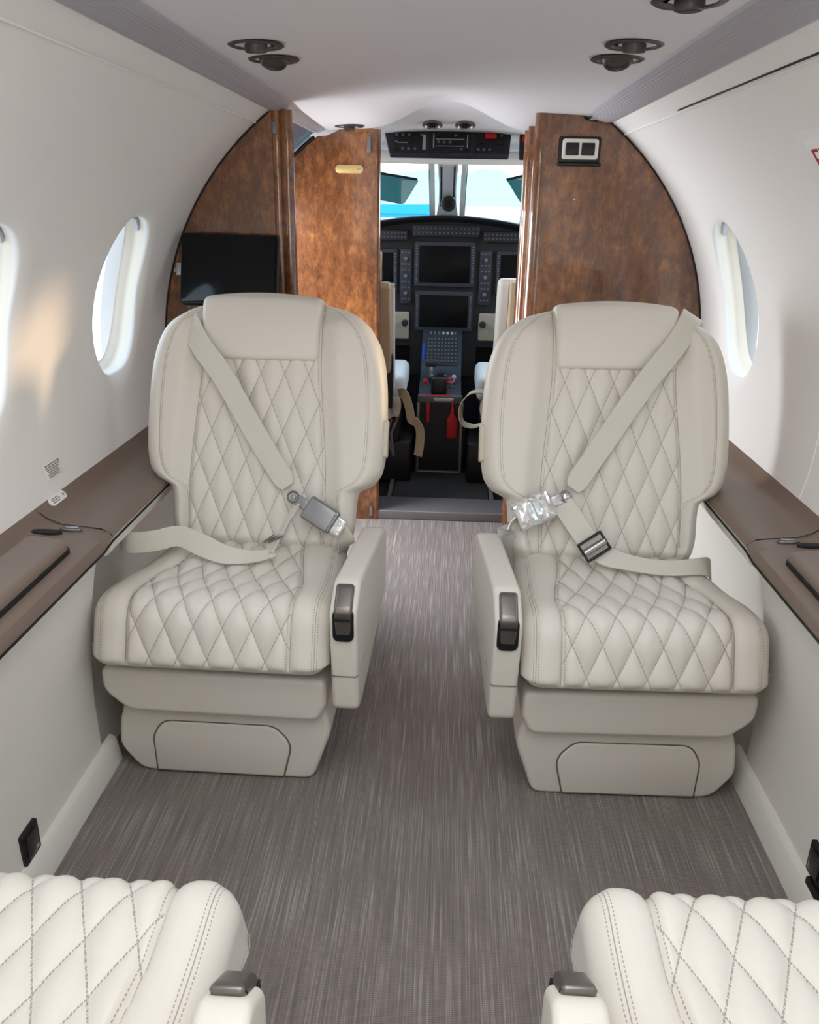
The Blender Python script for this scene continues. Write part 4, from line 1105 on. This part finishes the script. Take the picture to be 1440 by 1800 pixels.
for xa, xb, za, zb, n in ((-0.34, -0.178, 0.985, 1.03, 10), (-0.155, 0.15, 1.005, 1.055, 16), (0.168, 0.34, 0.985, 1.03, 10)):
    mb = MB(); pillow(mb, rrect(xa, xb, za, zb, 0.004), YP-0.05, YP, 0.002, lambda p, q, a: (p, a, q), nr=2); c_ = ib(mb, 'control_module', PANEL2)
    mb = MB()
    for r in (0.3, 0.7):
        for k in range(n):
            x = xa+0.01+(xb-xa-0.02)*k/(n-1); z = za+(zb-za)*r; mb.box(x-0.0035, x+0.0035, YP-0.054, YP-0.049, z-0.003, z+0.003)
    ib(mb, 'module_keys', mat('key_dim', srgb(74, 76, 84), 0.5), c_)
for xa, xb in ((-0.30, -0.165), (0.165, 0.30)):
    mb = MB(); mb.box(xa, xb, YP-0.02, YP+0.02, 0.53, 0.66, 0.01); ib(mb, 'beige_subpanel', BEIGEP)
    mb = MB(); mb.lathe([(0.0005, -0.05), (0.014, -0.048), (0.016, -0.02)], (xb-0.02 if xa < 0 else xa+0.02, YP, 0.61), axis='y', n=16); ib(mb, 'vent_knob', BLACKP)
# pedestal
pd = empty('centre_pedestal', 'dark centre pedestal of switches with a black throttle grip and red knobs', 'pedestal', (0, 3.70, 0.0))
opd = (0, 3.70, 0.0)
def pb(mb, nm, m, par=None): return lp2(mb, nm, m, par or pd, opd)
side_prof = [(3.52, 0.0), (3.52, 0.345), (3.55, 0.372), (3.72, 0.395), (3.80, 0.44), (3.93, 0.56), (3.975, 0.58), (3.975, 0.0)]
mb = MB(); mb.loft([[(x, p[0], p[1]) for p in side_prof] for x in (-0.098, 0.088)]); 
mb.v = [v for v in mb.v]; pb(mb, 'housing', PANEL)
def slope_pt(y):  # z on the pedestal top
    ys = [3.52, 3.55, 3.72, 3.80, 3.93, 4.02]; zs = [0.345, 0.372, 0.395, 0.44, 0.56, 0.60]; return float(np.interp(y, ys, zs))
for (ya, yb) in ((3.80, 3.92),):
    G = []
    mb = MB(); mb.loft([[(x, y, slope_pt(y)+d) for x, d in ((-0.078, -0.005), (0.07, -0.005), (0.07, 0.006), (-0.078, 0.006))] for y in (ya, yb)]); key = pb(mb, 'keyboard', PANEL2)
    mb = MB()
    for r in range(7):
        y = ya+0.012+r*0.016
        for c in range(9):
            x = -0.068+c*0.016; z = slope_pt(y)+0.006; mb.box(x-0.0042, x+0.0042, y-0.004, y+0.004, z, z+0.006)
    pb(mb, 'keys', BUTTON, key)
for i, x in enumerate((-0.060, -0.040, -0.02, 0.0, 0.02, 0.04, 0.055)):
    mb = MB(); z = slope_pt(3.95); mb.lathe([(0.006, 0), (0.006, 0.012), (0.0005, 0.013)], (x, 3.945, z-0.004), n=12); pb(mb, 'rotary_knob', KNOB if i in (3, 4, 5) else BUTTON)
z = slope_pt(3.74)
mb = MB(); mb.box(-0.078, -0.020, 3.70, 3.73, 0.452, 0.488, 0.012); th_ = pb(mb, 'throttle_grip', mat('grip_black', srgb(48, 48, 48), 0.35))
mb = MB(); mb.box(-0.056, -0.040, 3.71, 3.722, 0.388, 0.46, 0.004); pb(mb, 'throttle_lever', CHROME, th_)
mb = MB()
for k in range(9): mb.box(-0.095, -0.085, 3.82+0.008*k, 3.825+0.008*k, slope_pt(3.82+0.008*k)+0.002, slope_pt(3.82+0.008*k)+0.012, 0.001)
pb(mb, 'blue_lever', BLUE)
for x, y, m in ((-0.072, 3.63, RED), (0.035, 3.66, RED), (-0.05, 3.66, BLACKP), (-0.01, 3.67, KNOB), (0.015, 3.685, BUTTON), (0.055, 3.69, KNOB), (-0.02, 3.62, KNOB), (0.015, 3.62, KNOB), (-0.045, 3.69, BUTTON), (0.04, 3.61, BUTTON)):
    mb = MB(); z = slope_pt(y); mb.lathe([(0.004, -0.005), (0.004, 0.012), (0.009, 0.016), (0.010, 0.026), (0.006, 0.032), (0.0005, 0.033)], (x, y, z), n=16); pb(mb, 'control_knob', m)
mb = MB(); mb.box(0.015, 0.060, 3.655, 3.668, slope_pt(3.66)+0.002, slope_pt(3.66)+0.012, 0.002); pb(mb, 'red_label_bar', RED)
mb = MB(); mb.box(-0.045, 0.025, 3.535, 3.60, 0.36, 0.44, 0.012); mb.box(-0.02, 0.01, 3.56, 3.59, 0.43, 0.465, 0.010); pb(mb, 'trim_lever_housing', BLACKP)
mb = MB(); mb.box(-0.100, 0.094, 3.500, 3.522, 0.335, 0.368, 0.004); fr = pb(mb, 'aft_rail', mat('rail_grey', srgb(92, 88, 86), 0.5))
mb = MB(); mb.box(-0.030, 0.055, 3.497, 3.502, 0.345, 0.358, 0.001); pb(mb, 'rail_label', KNOB, fr)
mb = MB(); mb.box(-0.070, 0.050, 3.503, 3.512, 0.3675, 0.3705); pb(mb, 'red_edge', RED, fr)
mb = MB()
for x in (-0.104, 0.086): mb.box(x, x+0.014, 3.495, 3.51, 0.02, 0.335, 0.003)
mb.box(-0.104, 0.10, 3.495, 3.51, 0.012, 0.028, 0.003); pb(mb, 'stowage_frame', GREYM)
mb = MB(); mb.box(-0.090, 0.086, 3.506, 3.519, 0.028, 0.335); pb(mb, 'stowage_face', BLACKP)
mb = MB(); mb.box(-0.062, -0.048, 3.500, 3.506, 0.25, 0.335, 0.001); pb(mb, 'red_strap', RED)
# red remove-before-flight tag
t = empty('warning_tag', 'red tag hanging below the centre pedestal', 'tag', (0.052, 3.484, 0.25))
tg = round_poly([(-0.022, 0.02), (-0.007, 0.045), (-0.006, 0.07), (0.006, 0.07), (0.007, 0.045), (0.022, 0.02), (0.022, -0.065), (-0.022, -0.065)], 0.006)
mb = MB(); pillow(mb, tg, -0.002, 0.002, 0.0008, lambda p, q, a: (p, a, q), nr=2); mb.build('tag_body', RED, t)
mb = MB(); mb.tube([(0, 0, 0.068), (0, 0.005, 0.085), (0.0, 0.012, 0.10)], 0.003, 8); mb.build('tag_cord', RED, t)
mb = MB(); mb.box(-0.84, 0.84, 4.16, 4.18, -0.25, 1.02); struct(mb.build('wall_firewall', PANEL2, smooth=0))
# ---- pilot seats
def pilot_seat(s, label):
    t = empty('pilot_seat', label, 'seat', (s*0.36, 3.35, 0.0)); t['group'] = 'pilot seats'
    O = lambda p: (p[0]-s*0.36, p[1]-3.35, p[2])
    cl = TAN if s < 0 else PALE
    # tall upholstered back, its aisle-side face visible
    ZB = 0.585 if s > 0 else 0.50
    def back_pad(xa, xb, y_top, y_bot, th, z0, z1, nm, m, r=0.018):
        mb = MB(); lp_ = round_poly([(y_bot, z0), (y_bot+th, z0), (y_top+th, z1-0.035), (y_top+th*0.7, z1), (y_top+0.005, z1), (y_top-0.006, z1-0.02)], 0.015)
        pillow(mb, lp_, xa, xb, r, lambda p, q, a: O((s*a, p, q))); return mb.build(nm, m, t)
    if s > 0:
        xi = 0.205
        back_pad(xi, xi+0.40, 3.20, 3.28, 0.09, 0.56, 0.885, 'backrest', PALE, 0.02)
        mb = MB(); lp_ = round_poly([(3.165, 0.45), (3.18, 0.45), (3.14, 0.88), (3.115, 0.88)], 0.006); pillow(mb, lp_, 0.240, 0.60, 0.012, lambda p, q, a: O((a, p, q))); mb.build('back_shell', TAN, t)
    else:
        xi = 0.195
        back_pad(xi+0.006, xi+0.40, 3.19, 3.27, 0.055, 0.50, 0.865, 'backrest', TAN, 0.012)
        mb = MB(); lp_ = round_poly([(3.325, 0.42), (3.355, 0.42), (3.285, 0.84), (3.25, 0.866)], 0.012); pillow(mb, lp_, xi-0.006, xi+0.40, 0.012, lambda p, q, a: O((-a, p, q))); mb.build('sheepskin_cover', SHEEP, t)
        mb = MB(); lp_ = round_poly([(3.20, 0.86), (3.25, 0.86), (3.25, 0.98), (3.21, 0.98)], 0.012); pillow(mb, lp_, 0.235, 0.50, 0.02, lambda p, q, a: O((-a, p, q))); mb.build('headrest', TAN, t)
    mb = MB(); mb.box(min(s*0.195, s*0.235), max(s*0.195, s*0.235), 3.27, 3.33, 0.36, 0.58, 0.008); mb.xf(0, Matrix.Translation((-s*0.36, -3.35, 0))); mb.build('hinge_cover', BLACKP, t)
    mb = MB(); mb.box(min(s*0.150, s*0.56), max(s*0.150, s*0.56), 3.42, 3.80, 0.36, 0.47, 0.03); mb.xf(0, Matrix.Translation((-s*0.36, -3.35, 0))); mb.build('sheepskin_seat', SHEEP, t)
    mb = MB(); mb.box(min(s*0.165, s*0.56), max(s*0.165, s*0.56), 3.34, 3.80, 0.20, 0.36, 0.01); mb.box(min(s*0.12, s*0.50), max(s*0.12, s*0.50), 3.36, 3.80, 0.02, 0.20, 0.01)
    mb.xf(0, Matrix.Translation((-s*0.36, -3.35, 0))); mb.build('seat_frame', BLACKP, t)
    for k in range(2):
        mb = MB(); mb.tube([O((s*(0.17+0.03*k), 3.30, 0.33-0.02*k)), O((s*(0.20+0.02*k), 3.29, 0.25)), O((s*(0.19), 3.30, 0.15))], 0.006, 8); mb.build('adjust_lever', GREYM, t)
    # crumpled cover cloth under the back
    mb = MB(); G = []; rnd = random.Random(5+s)
    for i in range(12):
        f = i/11; G.append([O((s*(0.175+0.10*f)+0.014*cos(a)*(1+0.5*sin(5*f*6)), 3.30+0.035*sin(a)+0.01*sin(9*f), 0.36-0.03*f+0.035*sin(a*1.0)+0.008*rnd.random())) for a in np.linspace(0, 2*pi, 12, endpoint=False)])
    mb.loft(G); mb.build('loose_cover', mat('loose_cover_cloth', srgb(178, 168, 150), 0.8), t)
    # loose belt loop at the aisle side
    if s < 0:
        pth = [(-0.175, 3.32, 0.42), (-0.150, 3.31, 0.415), (-0.128, 3.30, 0.36), (-0.118, 3.29, 0.315), (-0.098, 3.28, 0.305), (-0.080, 3.28, 0.27), (-0.080, 3.28, 0.21), (-0.088, 3.28, 0.155)]
    else:
        pth = [(0.205, 3.32, 0.42), (0.165, 3.30, 0.435), (0.120, 3.28, 0.43), (0.088, 3.27, 0.395), (0.082, 3.27, 0.345), (0.098, 3.28, 0.305), (0.14, 3.30, 0.29), (0.18, 3.31, 0.30)]
    mb = MB(); P = []
    for i in range(len(pth)-1):
        a = Vector(pth[max(i-1, 0)]); b = Vector(pth[i]); c = Vector(pth[i+1]); d = Vector(pth[min(i+2, len(pth)-1)])
        for k in range(6):
            q = k/6; P.append(O(0.5*((2*b)+(-a+c)*q+(2*a-5*b+4*c-d)*q*q+(-a+3*b-3*c+d)*q**3)))
    wdir = [(0.3, 1, 0.1)]*len(P) if s > 0 else [(0.85, -0.45, 0.2)]*len(P)
    mb.ribbon(P, wdir, 0.040, 0.004); mb.build('harness_strap', TAN if s < 0 else mat('strap_pale', srgb(205, 190, 168), 0.6), t, smooth=40)
    return t
pilot_seat(-1, 'tan leather pilot seat left of the centre pedestal, white sheepskin on it')
pilot_seat(1, 'pale leather pilot seat right of the centre pedestal with a looped strap')
# low walnut post right of the opening
mb = MB(); mb.box(-0.015, 0.09, -0.012, 0.012, 0, 1.055, 0.004); o = mb.build('walnut_post', WOOD); o.location = (0.300, 3.06, 0.008); tag(o, 'short walnut post just inside the cockpit on the right', 'post')

# ------------------------------------------------------------------ outside
mb = MB(); mb.box(-400, 400, -400, 900, -1.75, -1.70); struct(mb.build('ground', CONC, smooth=0))
mb = MB(); rnd = random.Random(2)
G0 = []; G1 = []; G2 = []
for i in range(80):
    x = -700+1400*i/79; h = 28+12*sin(i*0.23)+7*sin(i*0.61+1)+4*sin(i*1.7)
    G0.append((x, 800, -1.7)); G1.append((x, 850, h*0.9)); G2.append((x, 980, -1.7))
mb.grid([G0, G1, G2]); struct(mb.build('distant_hills', MOUNT, smooth=60))
t = empty('hangar', 'bright blue low building seen through the left windshield just above the glareshield', 'building', (-6.0, 40, -1.7))
mb = MB(); mb.box(-5, 4.9, 0, 7, 0, 2.35); mb.build('wall', BLUEROOF, t, smooth=0)
mb = MB(); mb.loft([[(x, y, z) for x, z in ((-5.1, 2.35), (5.0, 2.35), (5.0, 2.75), (-5.1, 2.6))] for y in (-0.1, 7.1)]); mb.build('roof', BLUEROOF, t, smooth=0)
mb = MB(); mb.box(4.0, 5.05, -0.12, -0.02, 0.0, 2.1); mb.build('white_corner_panel', WHITEB, t, smooth=0)
t = empty('blue_hangar', 'pale building with blue doors seen through the right window', 'building', (15, 52, -1.7))
mb = MB(); mb.box(-3, 12, -20, 20, 0, 10); mb.build('wall', WHITEB, t, smooth=0)
for k in range(2):
    mb = MB(); mb.box(-2.6+7.3*k, 4.2+7.3*k, -20.2, -20.0, 0.3, 7.6, 0.05); mb.build('door', BLUEROOF, t, smooth=0)
for k in range(4):
    mb = MB(); mb.box(-3.2, -3.0, -19+9.6*k, -11+9.6*k, 0.3, 7.6, 0.05); mb.build('door', BLUEROOF, t, smooth=0)
t = empty('parked_van', 'pale vehicle parked on the apron outside the left window', 'vehicle', (-9.5, 13.2, -1.7)); t.rotation_euler = (0, 0, radians(70))
prof = round_poly([(-2.1, 0.35), (-2.15, 1.0), (-1.6, 1.15), (-0.9, 1.85), (1.9, 1.9), (2.1, 1.1), (2.1, 0.35)], 0.15)
mb = MB(); pillow(mb, prof, -0.85, 0.85, 0.12, lambda p, q, a: (p, a, q)); mb.build('body', mat('van_paint', srgb(225, 226, 230), 0.25, coat=1.0), t)
for s in (-1, 1):
    mb = MB(); panel(mb, [(-1.2, 1.2), (-0.85, 1.7), (1.7, 1.72), (1.8, 1.2)], s*0.855-0.01, s*0.855+0.01); mb.build('side_window', SCREEN, t, smooth=0)
    for x in (-1.35, 1.35):
        mb = MB(); mb.lathe([(0.02, -0.11), (0.20, -0.11), (0.33, -0.09), (0.33, 0.09), (0.20, 0.11), (0.02, 0.11)], (x, s*0.78, 0.33), axis='y', n=28); mb.build('wheel', BLACKP, t)
